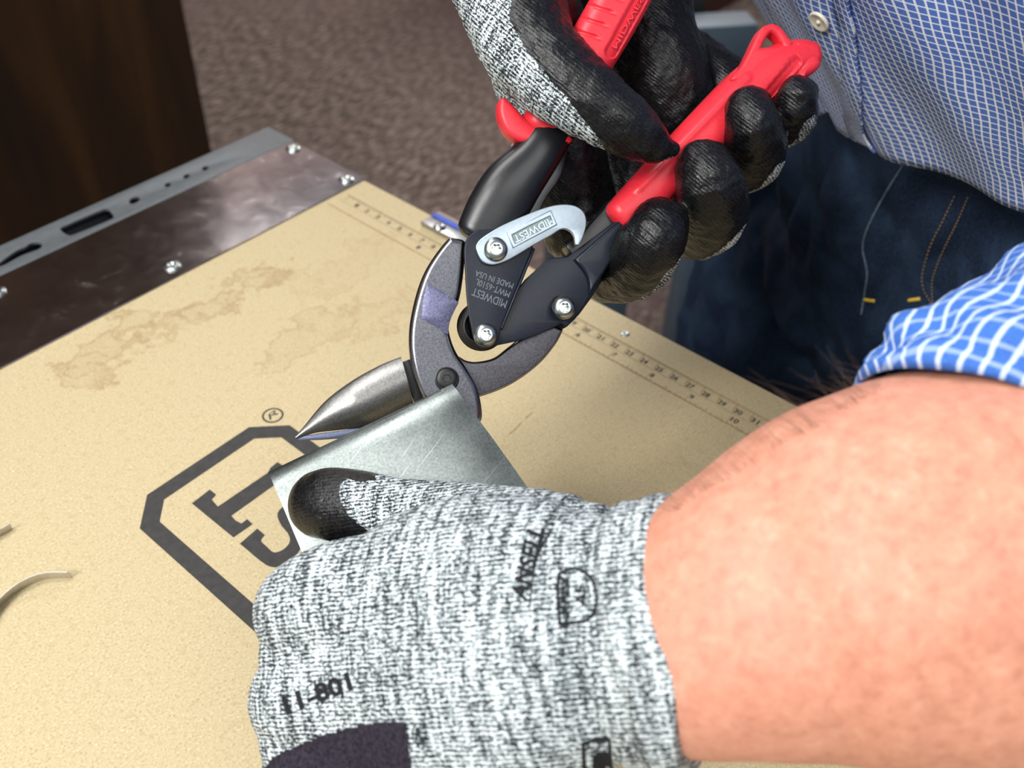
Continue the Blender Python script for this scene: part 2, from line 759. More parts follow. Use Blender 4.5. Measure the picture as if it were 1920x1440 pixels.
def mat_wood():
    t = NT('dark_veneer')
    n = t.noise(t.coord(scale=(6, 6, .9)), 2.2, 4, .6, .8)
    g = t.noise(t.coord(scale=(90, 90, 4)), 3, 3)
    col = t.ramp(n, [(.25, (.012, .005, .0014)), (.55, (.042, .017, .0028)), (.8, (.085, .038, .005))])
    col = t.mix(t.math('MULTIPLY', g, .35), col, (.006, .003, .0015))
    t.set(col, .5, 0., .4)
    return t.m


def mat_blade(name, lo, hi, rough=.38):
    t = NT(name)
    c = t.coord()
    n = t.noise(c, 1300, 3, .65)
    b = t.noise(c, 60, 3)
    col = t.ramp(n, [(.3, lo), (.7, hi)])
    t.set(col, t.math('ADD', t.math('MULTIPLY', b, .2), rough - .1), .92)
    t.bump(n, .16, .0003)
    return t.m


def mat_galv():
    t = NT('galvanised_sheet')
    c = t.coord(scale=(1, 1, 1))
    n = t.noise(c, 1100, 3, .6)
    s = t.noise(t.coord(scale=(30, 900, 30), rot=(0, 0, .25)), 1, 2)
    b = t.noise(c, 55, 3)
    col = t.ramp(n, [(.3, (.11, .125, .123)), (.7, (.185, .207, .203))])
    col = t.mix(t.ramp(s, [(.66, 0.), (.74, .45)]), col, (.32, .34, .34))
    t.set(col, t.ramp(b, [(.3, .27), (.7, .40)]), .9)
    t.bump(t.math('ADD', n, s), .05, .0002)
    return t.m


def mat_red():
    t = NT('red_rubber')
    c = t.coord()
    n = t.noise(c, 1400, 2)
    t.set(t.ramp(n, [(.3, (.66, .020, .036)), (.7, (.76, .030, .048))]), .40, 0., .45)
    t.bump(n, .06, .0002)
    return t.m


M = {
    'mdf': mat_mdf(), 'strip': mat_strip(), 'skin': mat_skin(), 'denim': mat_denim(), 'carpet': mat_carpet(), 'wood': mat_wood(),
    'knit': mat_knit('knit_glove'), 'galv': mat_galv(), 'red': mat_red(),
    'rail': flat('grey_rail_paint', (.080, .090, .098), .42, 0., .5, .08, 200, .05),
    'screw': flat('zinc', (.43, .47, .46), .27, 1., .5, .06, 900, .04),
    'zinc_shade': flat('zinc_recess_shade', (.16, .20, .20), .35, .9, .5, .2, 1500, .2),
    'zinc': flat('bright_zinc', (.36, .43, .49), .36, .85, .5, .06, 900, .05),
    'ink': flat('black_print', (.034, .033, .032), .6, 0., .3, .2, 260, .06),
    'rule': flat('brown_print', (.30, .20, .10), .7, 0., .2, .3, 500, 0),
    'blackpaint': flat('black_gloss_paint', (.0052, .0062, .0085), .33, 0., .5, .2, 900, .06),
    'navy': flat('blued_black_paint', (.0065, .010, .019), .36, 0., .3, .2, 900, .06),
    'blade': mat_blade('forged_steel', (.075, .078, .092), (.155, .16, .18), .40),
    'polish': flat('polished_edge', (.30, .29, .31), .22, 1., .5, .1, 900, .05),
    'blade2': mat_blade('dark_forged_steel', (.060, .060, .070), (.125, .125, .14), .42),
    'jaw': mat_blade('satin_jaw_steel', (.15, .15, .145), (.26, .26, .25), .38),
    'edge': mat_blade('ground_edge', (.10, .115, .18), (.17, .19, .28), .42),
    'bluish': mat_blade('bluish_patch', (.085, .085, .15), (.18, .185, .29), .42),
    'spring': flat('oiled_spring', (.012, .012, .013), .4, .3),
    'check': mat_check('checked_shirting', .0034, .0034, (.105, .20, .58), (.93, .96, 1.0), .115, .10, linev=(.80, .90, 1.0), kv=.85),
    'sleeve': mat_check('sleeve_shirting', .0047, .0047, (.050, .15, .50), (.56, .68, .84), .13, .10, warp=.0006, kv=.38),
    'pearl': flat('cream_button', (.76, .72, .60), .3, 0., .5, .05),
    'thread': flat('tan_thread', (.15, .10, .055), .8),
    'yellow': flat('yellow_thread', (.52, .36, .03), .8),
    'seam': flat('worn_seam', (.11, .155, .20), .9, 0, .1, .4, 700, .2),
    'wall': flat('pale_wall', (.80, .64, .60), .8, 0, .3, .03, 20, 0),
    'steelblue': flat('blue_grey_paint', (.055, .085, .115), .5),
    'black': flat('black_plastic', (.008, .008, .009), .45),
    'print': flat('glove_print', (.018, .019, .022), .8, 0, .1, .4, 1500, .2),
    'printblock': flat('glove_print_block', (.024, .021, .032), .85, 0, .1, .55, 900, .4),
    'hair': flat('arm_hair', (.20, .13, .08), .6),
    'blue': flat('blue_paint', (.02, .07, .42), .4),
    'clip': flat('satin_clip', (.42, .43, .44), .28, 1., .5, .06, 600, .03),
    'offcut': flat('offcut_steel', (.62, .59, .53), .38, .8, .5, .1, 500, .05),
}

# ------------------------------------------------------------------ the room
addmesh('floor', pymesh([(-3, -3, 0), (4.2, -3, 0), (4.2, 2.95, 0), (-3, 2.95, 0)], [(0, 1, 2, 3)]), M['carpet'], smooth=False, kind='structure')
addmesh('wall_back', box((-3, 2.95, 0), (4.2, 3.05, 2.8)), M['wall'], smooth=False, kind='structure')
addmesh('wall_right', box((4.2, -3, 0), (4.3, 3.05, 2.8)), M['wall'], smooth=False, kind='structure')

cab = empty('cabinet', (.1, 1.38, 0), 'tall dark brown wooden cabinet standing behind the workbench rail at upper left', 'cabinet')
cx = 0.842
addmesh('body', bevel(box((-1.1, 1.385, 0.06), (cx, 2.0, 2.05)), .004), M['wood'], cab, smooth=30)
addmesh('plinth', box((-1.06, 1.42, 0), (cx - .03, 1.98, .06)), M['black'], cab, smooth=False)
for x0 in (-1.095, -.445):
    addmesh('door', bevel(box((x0, 1.367, .08), (x0 + .64 if x0 < -1 else cx - .004, 1.385, 2.03)), .002), M['wood'], cab, smooth=30)

q = C0 + ray(906, 22) * (C0[2] / -ray(906, 22)[2])
cab2 = empty('cabinet', (q[0], q[1], 0), 'dark reddish wooden cabinet standing on the carpet beyond the gloved thumb', 'cabinet')
addmesh('body', bevel(box((q[0], q[1] - .55, .0), (q[0] + .9, q[1], .8)), .004), flat('red_veneer', (.045, .012, .006), .5), cab2, smooth=30)
addmesh('top', bevel(box((q[0] - .01, q[1] - .565, .8), (q[0] + .91, q[1] + .01, .825)), .003), M['wood'], cab2, smooth=30)

# ------------------------------------------------------------------ the workbench
BX1, BY1 = .3885, .4500            # board's far edge and the edge under the steel strip
bench = empty('workbench', (0.0, 0.1, 0), 'workbench with printed fibreboard top, bare steel edge strip and slotted grey rail', 'workbench')
board = addmesh('board', bevel(box((-.46, -.40, ZT - .018), (BX1, .5255, ZT)), .0012), M['mdf'], bench, smooth=30, label='tan fibreboard top with black printed mark and water stains')
STZ = ZT + .0009
strip = addmesh('edge_strip', bevel(box((-.46, BY1, ZT + .0001), (BX1 + .001, .5262, STZ)), .0003, 1), M['strip'], bench, smooth=30, label='shiny bare sheet steel strip screwed along the board edge')

# slotted rail: top flange with punched holes, made in pixels of its upper face
rail_pl = Plane((0, 0, ZT), (0, 0, 1), (1, 0, 0))


def onrail(x, y):
    return (*proj((x, y, ZT + .001))[:2],)


holes = []
kh = [(-6, 497), (30, 470), (48, 462), (58, 455), (72, 454), (79, 460), (72, 467), (56, 473), (38, 480), (4, 498)]
holes.append(spline(kh, True, 4))
holes.append(spline([(113, 430), (119, 424), (194, 392), (204, 393), (213, 405), (208, 411), (137, 440), (126, 440)], True, 4))
for hx, hy, a, b in ((252, 375, 11, 5.5), (315, 346, 6.5, 3.8), (350, 330, 6.5, 3.8), (385, 315, 6.5, 3.8)):
    holes.append(circ(hx, hy, a, 20, b, -.42))
outer = [onrail(-.46, .5262), onrail(BX1 + .002, .5262), onrail(BX1 + .002, .5548), onrail(-.46, .5548)]
# the part of the rail behind the camera plane cannot be given in pixels: stop where it leaves the frame and go on with a plain length
x0 = float(T(-60, 500)[0])
outer = [onrail(x0, .5262), onrail(BX1 + .002, .5262), onrail(BX1 + .002, .5548), onrail(x0, .5548)]
rail = addmesh('rail', plate(rail_pl, [outer] + holes, -.0010, .0010, .0003, 1), M['rail'], bench, smooth=30, label='grey steel rail with keyhole slots')
addmesh('rail_web', joinm([box((-.46, .5528, ZT - .05), (BX1 + .002, .5548, ZT - .001)), box((-.46, .5262, ZT - .05), (BX1 + .002, .5282, ZT - .001)),
                          box((-.46, .5262, ZT - .001), (x0, .5548, ZT + .001)), box((BX1 + .0005, .5262, ZT - .05), (BX1 + .002, .5548, ZT - .001))]), M['rail'], bench, smooth=False)
addmesh('frame', joinm([box((-.45, -.39, ZT - .06), (BX1 - .004, -.35, ZT - .018)), box((-.45, .45, ZT - .06), (BX1 - .004, .49, ZT - .018)),
                       box((-.45, -.35, ZT - .06), (-.41, .45, ZT - .018)), box((BX1 - .044, -.35, ZT - .06), (BX1 - .004, .45, ZT - .018))]), M['rail'], bench, smooth=False)
for lx in (-.45, BX1 - .046):
    for ly in (-.39, .45):
        addmesh('leg', bevel(box((lx, ly, 0), (lx + .04, ly + .04, ZT - .06)), .003), M['rail'], bench, smooth=30)


def screw(px, py, z, r, par, h=.0016):
    pl = Plane((0, 0, z), (0, 0, 1), (1, 0, 0))
    prof = [(r * 1.02, 0), (r, h * .35), (r * .85, h * .75), (r * .55, h), (r * .38, h), (r * .30, h * .45)]
    return addmesh('screw', lathe(pl, px, py, prof, 24), M['screw'], par)


for px, py in ((550, 279), (650, 337), (323, 500), (-6, 548)):
    screw(px, py, STZ, .0054, bench)
screw(1172, 626, ZT, .0026, bench, .0007)

# clip riveted on the far edge
cl0 = np.array(T(824, 427))


def clip_box(xa, xb, ya, yb, za, zb, bv=.0006):
    return bevel(box((xa, ya, za), (xb, yb, zb)), bv, 2)


a = T(792, 424); b = T(860, 462)
cy1, cy0 = float(a[1]) + .001, float(b[1]) - .02
clip = addmesh('hinge_plate', joinm([clip_box(a[0] - .0005, BX1 + .0035, cy0, cy1, ZT, ZT + .0035), clip_box(BX1 + .0003, BX1 + .0035, cy0, cy1, ZT - .03, ZT + .0015)]), M['clip'], bench, smooth=30, label='small silver hinge plate with blue edge')
addmesh('blue_edge', clip_box(BX1 - .0048, BX1 - .0012, cy0, cy1 - .0008, ZT + .0036, ZT + .0043, .0002), M['blue'], clip, smooth=30)
addmesh('rivet', lathe(Plane((0, 0, ZT + .0035), (0, 0, 1), (1, 0, 0)), 824, 426, [(.0042, 0), (.004, .0007), (.003, .0015), (.0015, .0019)], 24), M['clip'], clip)

# printed mark: octagon frame and letters, drawn on the board itself
ZI = .00012


def printed(name, loops, mat='ink', n=1):
    return addmesh(name, plate(BENCH, loops, ZI * .4, ZI, .00001, 0), M[mat], board, smooth=False)


o_in = lambda pts: [BENCH.loc(T(*p)) for p in pts]
X0, Y1 = .1114, .3190              # board coordinates of the octagon's outer sides
# outer corner pixels: left pair, top pair, then symmetric about the mark's centre in board coordinates
c1, c2 = BENCH.loc(T(262, 991)), BENCH.loc(T(276, 928))
c3, c4 = BENCH.loc(T(467, 801)), BENCH.loc(T(543, 797.5))
c8 = BENCH.loc(T(470, 1178))
ch = c1[0]
oct_o = [c1, c2, c3, c4]
xr = c4[0] + 0.0
# right side seen at (560..600, 830..845): corner band going down right from c4
c5 = BENCH.loc(T(640, 868))
oct_o = [c2, c3, c4, c5, (c5[0] + .006, c5[1] - .10), (c5[0] - .01, c5[1] - .118), (c1[0] + .016, c1[1] - .118), (c1[0], c1[1] - .098), c1]


def inset(poly, d):
    P = [np.array(p) for p in poly]
    N = len(P)
    out = []
    A = sum(P[i][0] * P[(i + 1) % N][1] - P[(i + 1) % N][0] * P[i][1] for i in range(N))
    s = 1 if A > 0 else -1
    for i in range(N):
        e1 = P[i] - P[i - 1]; e2 = P[(i + 1) % N] - P[i]
        e1 /= np.linalg.norm(e1); e2 /= np.linalg.norm(e2)
        n1 = np.array([-e1[1], e1[0]]) * s; n2 = np.array([-e2[1], e2[0]]) * s
        bis = n1 + n2
        bis = bis / max(bis @ n1, .3)
        out.append(P[i] + bis * d)
    return out


def topx(pts):
    return [tuple(proj(BENCH.pt(a, b, ZI))[:2]) for a, b in pts]


printed('printed_frame', [topx(oct_o), topx(inset(oct_o, .0083))])
C5 = lambda x, y: (240 + x / 3.6923, 720 + y / 3.6923)
letT = [C5(*p) for p in [(442, 826), (565, 730), (610, 765), (580, 800), (622, 848), (970, 612), (985, 580), (1035, 540), (1090, 575), (1150, 640), (1100, 690), (1040, 680), (715, 912), (745, 945), (785, 965), (825, 935), (862, 970), (730, 1062)]]
printed('printed_letter', [letT])
letS = [(*C5(x, y),) + z for x, y, z in [(775, 1105, (1,)), (895, 1000, (1,)), (947, 1045, (1,)), (922, 1085, ()), (960, 1125, ()), (1010, 1165, ()), (1075, 1145, ()), (1118, 1095, ()), (1110, 1040, ()), (1060, 975, ()), (1035, 915, ()), (1050, 870, ()), (1110, 830, ()), (1190, 850, (1,)), (1200, 960, (1,)), (1150, 930, ()), (1135, 960, ()), (1190, 1040, ()), (1200, 1120, ()), (1150, 1200, ()), (1060, 1262, ()), (980, 1262, ()), (905, 1215, ()), (840, 1160, ())]]
printed('printed_letter', [spline(letS, True, 6)])
# registered sign
rc, rr_ = BENCH.loc(T(511.5, 779)), None
ra = BENCH.loc(T(530, 778)); rr_ = float(np.hypot(ra[0] - rc[0], ra[1] - rc[1]))
ring = [(rc[0] + rr_ * math.cos(t), rc[1] + rr_ * math.sin(t)) for t in np.linspace(0, 2 * math.pi, 40, endpoint=False)]
addmesh('registered_sign', joinm([ribbon(BENCH, ring, .0010, ZI, True), textplane(BENCH, 'R', (506, 788), (523, 775), (503, 777), ZI)]), M['ink'], board, smooth=False)

# printed rulers: centimetres above, inches below, read from the far side
ry = lambda px, py: BENCH.loc(T(px, py))
xA = ry(640, 366)[0] ; xB = ry(615, 377)[0]
xtop, xmid, xbot = .3625, .3555, .3485
xtop = ry(1110, 611)[0]; xbot = ry(1056, 625)[0]
xmid = (xtop + xbot) / 2 + .0004
ys, ye = .446, -.05
rl = [ribbon(BENCH, [(xtop, ys), (xtop, ye)], .0005, ZI), ribbon(BENCH, [(xmid, ys), (xmid, ye)], .0003, ZI), ribbon(BENCH, [(xbot, ys), (xbot, ye)], .0009, ZI)]
iy = [ry(1040 + a / 3.692, 560 + b / 3.692)[1] for a, b in ((180, 260), (425, 395), (685, 545), (960, 690), (1250, 850))]
iy0 = np.mean([y + .0254 * k for k, y in enumerate(iy)])
for k in range(-16, 130):
    y = iy0 - k * .0254 / 8 + .003
    if ye < y < ys:
        L = (.0060 if k % 8 == 0 else .0028 if k % 4 == 0 else .0016)
        rl.append(ribbon(BENCH, [(xbot, y), (xbot + L, y)], .00035, ZI))
for k in range(0, 480):
    y = ys - .004 - k * .001
    if y > ye:
        L = (.0062 if k % 10 == 0 else .0034 if k % 5 == 0 else .0017)
        rl.append(ribbon(BENCH, [(xtop, y), (xtop - L, y)], .00022 if k % 10 else .0004, ZI))
addmesh('printed_ruler', joinm(rl), M['rule'], board, smooth=False, kind='stuff')


def tabtext(s, x, y, h, flip=1):
    me = textmesh(s, 0, .025)
    wd = h * .62 * len(s)
    co = vco(me)
    setco(me, np.array([(x + q[1] * h, y - q[0] * wd, ZT + ZI) for q in co]))
    return me


nums = []
for k in range(1, 46):
    y = ys - .004 - k * .01
    if y > ye:
        nums.append(tabtext(str(k), xtop - .0068, y - .0006, .0036))
for k in range(-5, 16):
    y = iy0 - k * .0254 + .003
    if ye < y < ys:
        nums.append(tabtext(str(k + 6), xbot + .0030, y - .0006, .0034))
addmesh('printed_numerals', joinm(nums), M['ink'], board, smooth=False, kind='stuff')
# pencil scratch
addmesh('pencil_mark', joinm([ribbon(BENCH, [BENCH.loc(T(955, 814)), BENCH.loc(T(965, 806)), BENCH.loc(T(978, 792))], .0005, ZI), ribbon(BENCH, [BENCH.loc(T(985, 785)), BENCH.loc(T(998, 773))], .0005, ZI)]), M['rule'], board, smooth=False)

# two curled offcuts on the board


def offcut(path, hgt, name, label):
    pts = spline(path, False, 8)
    v, f = [], []
    th = .0007
    base = [T(*p, ZT + .0002) for p in pts]
    N = len(base)
    for i, p in enumerate(base):
        t = nrm(base[min(i + 1, N - 1)] - base[max(i - 1, 0)])
        n = nrm(np.cross(t, (0, 0, 1)))
        up = nrm(np.array([0, 0, 1.]) + n * .25)
        for dn, du in ((0, 0), (th, 0), (th, hgt), (0, hgt)):
            v.append(p + n * dn + up * du)
    for i in range(N - 1):
        for j in range(4):
            k = (j + 1) % 4
            f.append((i * 4 + j, i * 4 + k, (i + 1) * 4 + k, (i + 1) * 4 + j))
    f += [(3, 2, 1, 0), tuple((N - 1) * 4 + j for j in range(4))]
    return addmesh(name, fixn(pymesh(v, f)), M['offcut'], loc=base[0], smooth=30, label=label, cat='offcut')


offcut([(-45, 1215), (-25, 1170), (0, 1135), (28, 1110), (55, 1094), (82, 1084), (108, 1081), (135, 1081)], .0058, 'metal_offcut', 'long curled strip of cut sheet steel lying on the board at lower left')
offcut([(-60, 1038), (-30, 1020), (0, 1003), (22, 990)], .0050, 'metal_offcut', 'short straight end of a cut steel strip at the left edge of the board')

# ------------------------------------------------------------------ the snips
D = lambda px: 1.0 / (1 / .367 - (px - 555) * (1 / .367 - 1 / .402) / 945)
_p = [U(x, y, D(x)) for x, y in ((840, 712), (1500, 100), (600, 300))]
_n = np.cross(_p[1] - _p[0], _p[2] - _p[0])
if _n @ (C0 - _p[0]) < 0:
    _n = -_n
SN = Plane(_p[0], _n, RT)
snips = empty('snips', tuple(_p[0]), 'red handled compound snips held open in the black coated glove', 'snips')
mm = .001
C3 = lambda x, y, *s: (740 + x / 3.84, 340 + y / 3.84, *s)
C2 = lambda x, y, *s: (880 + x * .375, y * .375, *s)
C4 = lambda x, y, *s: (460 + x / 3, 640 + y / 3, *s)

bladeA = spline([(852, 445), (842, 446), (818, 475), (797, 509), (782, 548), (770, 600), (767, 640), (770, 675), (779, 712), (793, 745), (815, 775), (850, 800), (885, 803), (903, 790), (905, 770), (897, 730), (878, 694), (858, 663), (847, 637), (842, 608), (849, 587), (862, 561), (869, 522), (873, 480), (873, 452)], True, 6)
def edged(me, lim=.96, band=(.0, .999)):
    for p in me.polygons:
        d = np.array(p.normal) @ SN.n
        if -.2 < d < lim:
            p.material_index = 1
    return me


A = addmesh('blade_arm', edged(plate(SN, [bladeA], 0, 5.5 * mm, 2.5 * mm, 6)), [M['blade'], M['polish']], snips, smooth=40, label='curved forged blade arm in front')
addmesh('bluish_patch', plate(SN, [spline([C3(235, 735, 1), C3(340, 790), C3(462, 872, 1), C3(432, 930), C3(398, 1010), C3(384, 1105, 1), C3(300, 1050), C3(196, 988, 1), C3(205, 860)], True, 5)], 5.4 * mm, 5.56 * mm, .03 * mm, 1), M['bluish'], A, smooth=30)  # thin facet of lighter, bluish steel on the blade arm
bladeB = spline([(1057, 618, 1), (1043, 645), (1010, 684), (960, 720), (907, 742), (860, 752), (820, 745), (800, 715), (815, 680), (850, 665), (875, 676), (896, 678), (927, 671), (953, 652), (985, 630), (1040, 610, 1)], True, 6)
addmesh('blade_arm', edged(plate(SN, [bladeB], -5 * mm, 0.4 * mm, 1.2 * mm, 4)), [M['blade2'], M['polish']], snips, smooth=40, label='rear blade arm')
# domed jaw: stations from tip to root, top edge and lower edge
topE = np.array(spline([(553, 819), (570, 799), (610, 752), (660, 714), (710, 686), (738, 674), (752, 669)], False, 8))
botE = np.array(spline([(556, 823), (590, 812), (640, 806), (690, 800), (725, 785), (756, 768), (776, 757)], False, 8))
nv = 14
v, f = [], []
for i, (tp, bt) in enumerate(zip(topE, botE)):
    L = np.linalg.norm(bt - tp)
    for j in range(nv):
        s = j / (nv - 1)
        q = tp * (1 - s) + bt * s
        hgt = math.sin(math.pi * min(1, (s * .93 + .07))) ** .7 if s < 1 else 0
        v.append(SN.hit(q[0], q[1], -4.5 * mm + hgt * min(6.2 * mm, L * .07 * mm)))
nst = len(topE)
for i in range(nst):          # back face
    for j in range(nv):
        s = j / (nv - 1)
        q = topE[i] * (1 - s) + botE[i] * s
        v.append(SN.hit(q[0], q[1], -5.6 * mm))
g = lambda i, j, k=0: k * nst * nv + i * nv + j
for i in range(nst - 1):
    for j in range(nv - 1):
        f.append((g(i, j), g(i, j + 1), g(i + 1, j + 1), g(i + 1, j)))
        f.append((g(i, j, 1), g(i + 1, j, 1), g(i + 1, j + 1, 1), g(i, j + 1, 1)))
    f.append((g(i, 0), g(i + 1, 0), g(i + 1, 0, 1), g(i, 0, 1)))
    f.append((g(i, nv - 1), g(i, nv - 1, 1), g(i + 1, nv - 1, 1), g(i + 1, nv - 1)))
for i in (0, nst - 1):
    for j in range(nv - 1):
        f.append((g(i, j), g(i, j, 1), g(i, j + 1, 1), g(i, j + 1)))
addmesh('jaw', fixn(pymesh(v, f)), M['jaw'], snips, smooth=50, label='domed satin steel jaw ending in a point')
addmesh('cutting_edge', plate(SN, [[(553, 820), (575, 816), (610, 811), (650, 806), (690, 798), (720, 790), (730, 800), (690, 815), (640, 822), (600, 825), (560, 826)]], -6.4 * mm, -4.9 * mm, .2 * mm, 1), M['edge'], snips, smooth=30, label='blue grey ground cutting edge')
addmesh('jaw_gap_shade', plate(SN, [[C4(880, 118), C4(925, 100), C4(1010, 320), C4(950, 345)]], -5 * mm, -2.6 * mm, .3 * mm, 1), M['black'], snips, smooth=30)  # black filler plate painting the dark gap beside the jaw
addmesh('lower_jaw', plate(SN, [spline([(835, 770), (890, 800), (860, 850), (780, 880), (690, 890), (640, 884, 1), (700, 850), (780, 800)], True, 5)], -9 * mm, -5.7 * mm, .8 * mm, 2), M['blade2'], snips, smooth=40)


def torx(px, py, r_px, w0, h, name='rivet', washer=None, mat='screw', post=None):
    d = float(proj(SN.hit(px, py, w0))[2])
    r = r_px * d / F
    prof = [(r * .98, w0), (r, w0 + h * .25), (r * .93, w0 + h * .6), (r * .72, w0 + h * .9), (r * .5, w0 + h), (r * .46, w0 + h)]
    o = addmesh(name, lathe(SN, px, py, prof, 48, w0 + h * .5, False), M[mat], snips, smooth=50)
    # six-lobed recess ring with a sunk floor
    a0, b0 = SN.loc(SN.hit(px, py, w0 + h * .5))
    star = []
    vs_, fs_ = [], []
    n = 48
    for k, (sc, ww) in enumerate(((1.0, w0 + h), (.80, w0 + h), (.66, w0 + h * .15))):
        for i in range(n):
            t = 2 * math.pi * i / n
            rad = r * .46 * sc * ((1 + .17 * math.cos(6 * t)) if k else 1.)
            vs_.append(SN.pt(a0 + rad * math.cos(t), b0 + rad * math.sin(t), ww))
    for k in range(2):
        for i in range(n):
            j = (i + 1) % n
            fs_.append((k * n + i, k * n + j, (k + 1) * n + j, (k + 1) * n + i))
    fs_.append(tuple(2 * n + i for i in range(n)))
    addmesh('star_recess', pymesh(vs_, fs_), M[mat], o, smooth=40)
    return o


# spring coils under the front lever
coil = []
for k in np.linspace(0, 7.0, 320):
    ww = (-3.5 + 1.05 * k) * mm
    a0, b0 = SN.loc(SN.hit(903, 612, ww))
    R = (46 - 2.0 * k) * .376 / F
    coil.append(SN.pt(a0 + R * math.cos(k * 2 * math.pi), b0 + R * math.sin(k * 2 * math.pi), ww))
addmesh('spring', tube(coil, .00056, 8), M['spring'], snips, label='dark coil spring between the levers')

addmesh('spring_dark_fill', lathe(SN, 905, 614, [(38 * .376 / F, -5 * mm), (38 * .376 / F, -3.6 * mm), (36 * .376 / F, -3.2 * mm)], 36, -3.2 * mm), M['spring'], snips, smooth=40)  # added dark disc that fills in the space behind the coils
# rear lever plate, front lever plates
plateD = spline([(935, 585), (985, 524, 1), (1029, 484, 1), (1065, 481, 1), (1178, 397, 1), (1186, 402), (1184, 432), (1126, 522, 1), (1079, 598, 1), (1063, 613, 1), (1052, 606, 1), (1034, 616), (990, 634), (940, 646), (905, 650), (890, 632), (905, 605)], True, 4)
Dp = addmesh('lever_plate', plate(SN, [plateD], 4.2 * mm, 6.0 * mm, .5 * mm, 2), M['navy'], snips, smooth=40, label='blue black lever plate under the lower grip')
addmesh('lever_plate', plate(SN, [spline([(985, 530), (1060, 481), (1180, 395), (1190, 402), (1130, 525), (1063, 613), (990, 634), (905, 650), (890, 632)], True, 3)], -7.2 * mm, -5.6 * mm, .4 * mm, 2), M['navy'], snips, smooth=40)
# folded right flank of the lower lever
addmesh('lever_flank', plate(SN, [spline([(1078, 486, 1), (1178, 398, 1), (1186, 402, 1), (1184, 432, 1), (1126, 522, 1), (1106, 552, 1), (1102, 518)], True, 3)], 5.6 * mm, 8.2 * mm, 1.1 * mm, 3), M['navy'], Dp, smooth=60)
plateC = spline([(873, 452), (905, 430), (960, 432), (1000, 462, 1), (974, 527, 1), (939, 616), (934, 637), (912, 653), (892, 642), (884, 615), (877, 575), (873, 520)], True, 5)
Cp = addmesh('lever_plate', plate(SN, [plateC], 6.4 * mm, 8.0 * mm, .45 * mm, 2), M['navy'], snips, smooth=40, label='front lever plate stamped with the maker and model')
addmesh('lever_rib', plate(SN, [[(1000, 464), (1004, 467), (943, 618), (938, 616)]], 6.2 * mm, 8.5 * mm, .5 * mm, 2), M['navy'], Cp, smooth=40)
for s, p00, p10, p01 in (('MIDWEST', C3(812, 860), C3(568, 764), C3(795, 915)), ('MWT-6510L', C3(835, 795), C3(592, 700), C3(820, 838)), ('MADE IN USA', C3(858, 735), C3(588, 640), C3(845, 775))):
    addmesh('stamped_lettering', textplane(SN, s, p00, p10, p01, 8.0 * mm, .12 * mm), flat('stamp_' + s[:3].lower(), (.09, .105, .125), .3, .5), Cp, smooth=False)

# upper handle: pressed steel arm, then the red grip


def sweep(path, ex=2.6, seg=48, sub=10, fn=None, cap=True):
    """(px, py, w, half width px, half thickness m) in the snips plane -> rounded bar"""
    A_ = np.array(path, float)
    c = np.array([list(SN.loc(SN.hit(p[0], p[1], p[2]))) + [p[2], p[3] * float(proj(SN.hit(p[0], p[1], p[2]))[2]) / F, p[4]] for p in A_])
    B = []
    N = len(c)
    for i in range(N - 1):
        p0, p1, p2, p3 = c[max(i - 1, 0)], c[i], c[i + 1], c[min(i + 2, N - 1)]
        for t in np.linspace(0, 1, sub, endpoint=False):
            B.append(.5 * (2 * p1 + (p2 - p0) * t + (2 * p0 - 5 * p1 + 4 * p2 - p3) * t * t + (3 * p1 - p0 - 3 * p2 + p3) * t**3))
    B.append(c[-1])
    B = np.array(B)
    tg = np.gradient(B[:, :2], axis=0)
    rows = []
    for q, t in zip(B, tg):
        t = t / np.linalg.norm(t)
        rows.append((q, t, 1.0))
    t0, t1 = rows[0][1], rows[-1][1]
    if cap:
        pre, post = [], []
        for a in (75, 50, 25):
            a = math.radians(a)
            e = min(B[0, 3], .004)
            q = B[0].copy(); q[:2] -= t0 * e * math.sin(a)
            pre.append((q, t0, 1 - e / B[0, 3] * (1 - math.cos(a))))
            e = min(B[-1, 3], .004)
            q = B[-1].copy(); q[:2] += t1 * e * math.sin(a)
            post.append((q, t1, 1 - e / B[-1, 3] * (1 - math.cos(a))))
        rows = pre + rows + post[::-1]
    v, f = [], []
    for q, t, s in rows:
        lat = np.array([-t[1], t[0]])
        for j in range(seg):
            a = 2 * math.pi * j / seg
            ca, sa = math.cos(a), math.sin(a)
            x = math.copysign(abs(ca) ** (2 / ex), ca) * q[3] * s
            z = math.copysign(abs(sa) ** (2 / ex), sa) * q[4] * s
            v.append(SN.pt(*(q[:2] + lat * x), q[2] + z))
    R_ = len(rows)
    for i in range(R_ - 1):
        for j in range(seg):
            k = (j + 1) % seg
            f.append((i * seg + j, i * seg + k, (i + 1) * seg + k, (i + 1) * seg + j))
    f.append(tuple(range(seg))[::-1])
    f.append(tuple((R_ - 1) * seg + j for j in range(seg)))
    v = np.array(v)
    if fn is not None:
        pr = proj(v)[:, :2]
        wv_ = (v - SN.p) @ SN.n
        v = fn(v, pr, wv_)
    return fixn(pymesh(v, f))


def capsule_d(pr, a, b, r):
    a, b = np.array(a, float), np.array(b, float)
    t = np.clip(((pr - a) @ (b - a)) / ((b - a) @ (b - a)), 0, 1)
    return np.linalg.norm(pr - (a + np.outer(t, b - a)), axis=1) - r


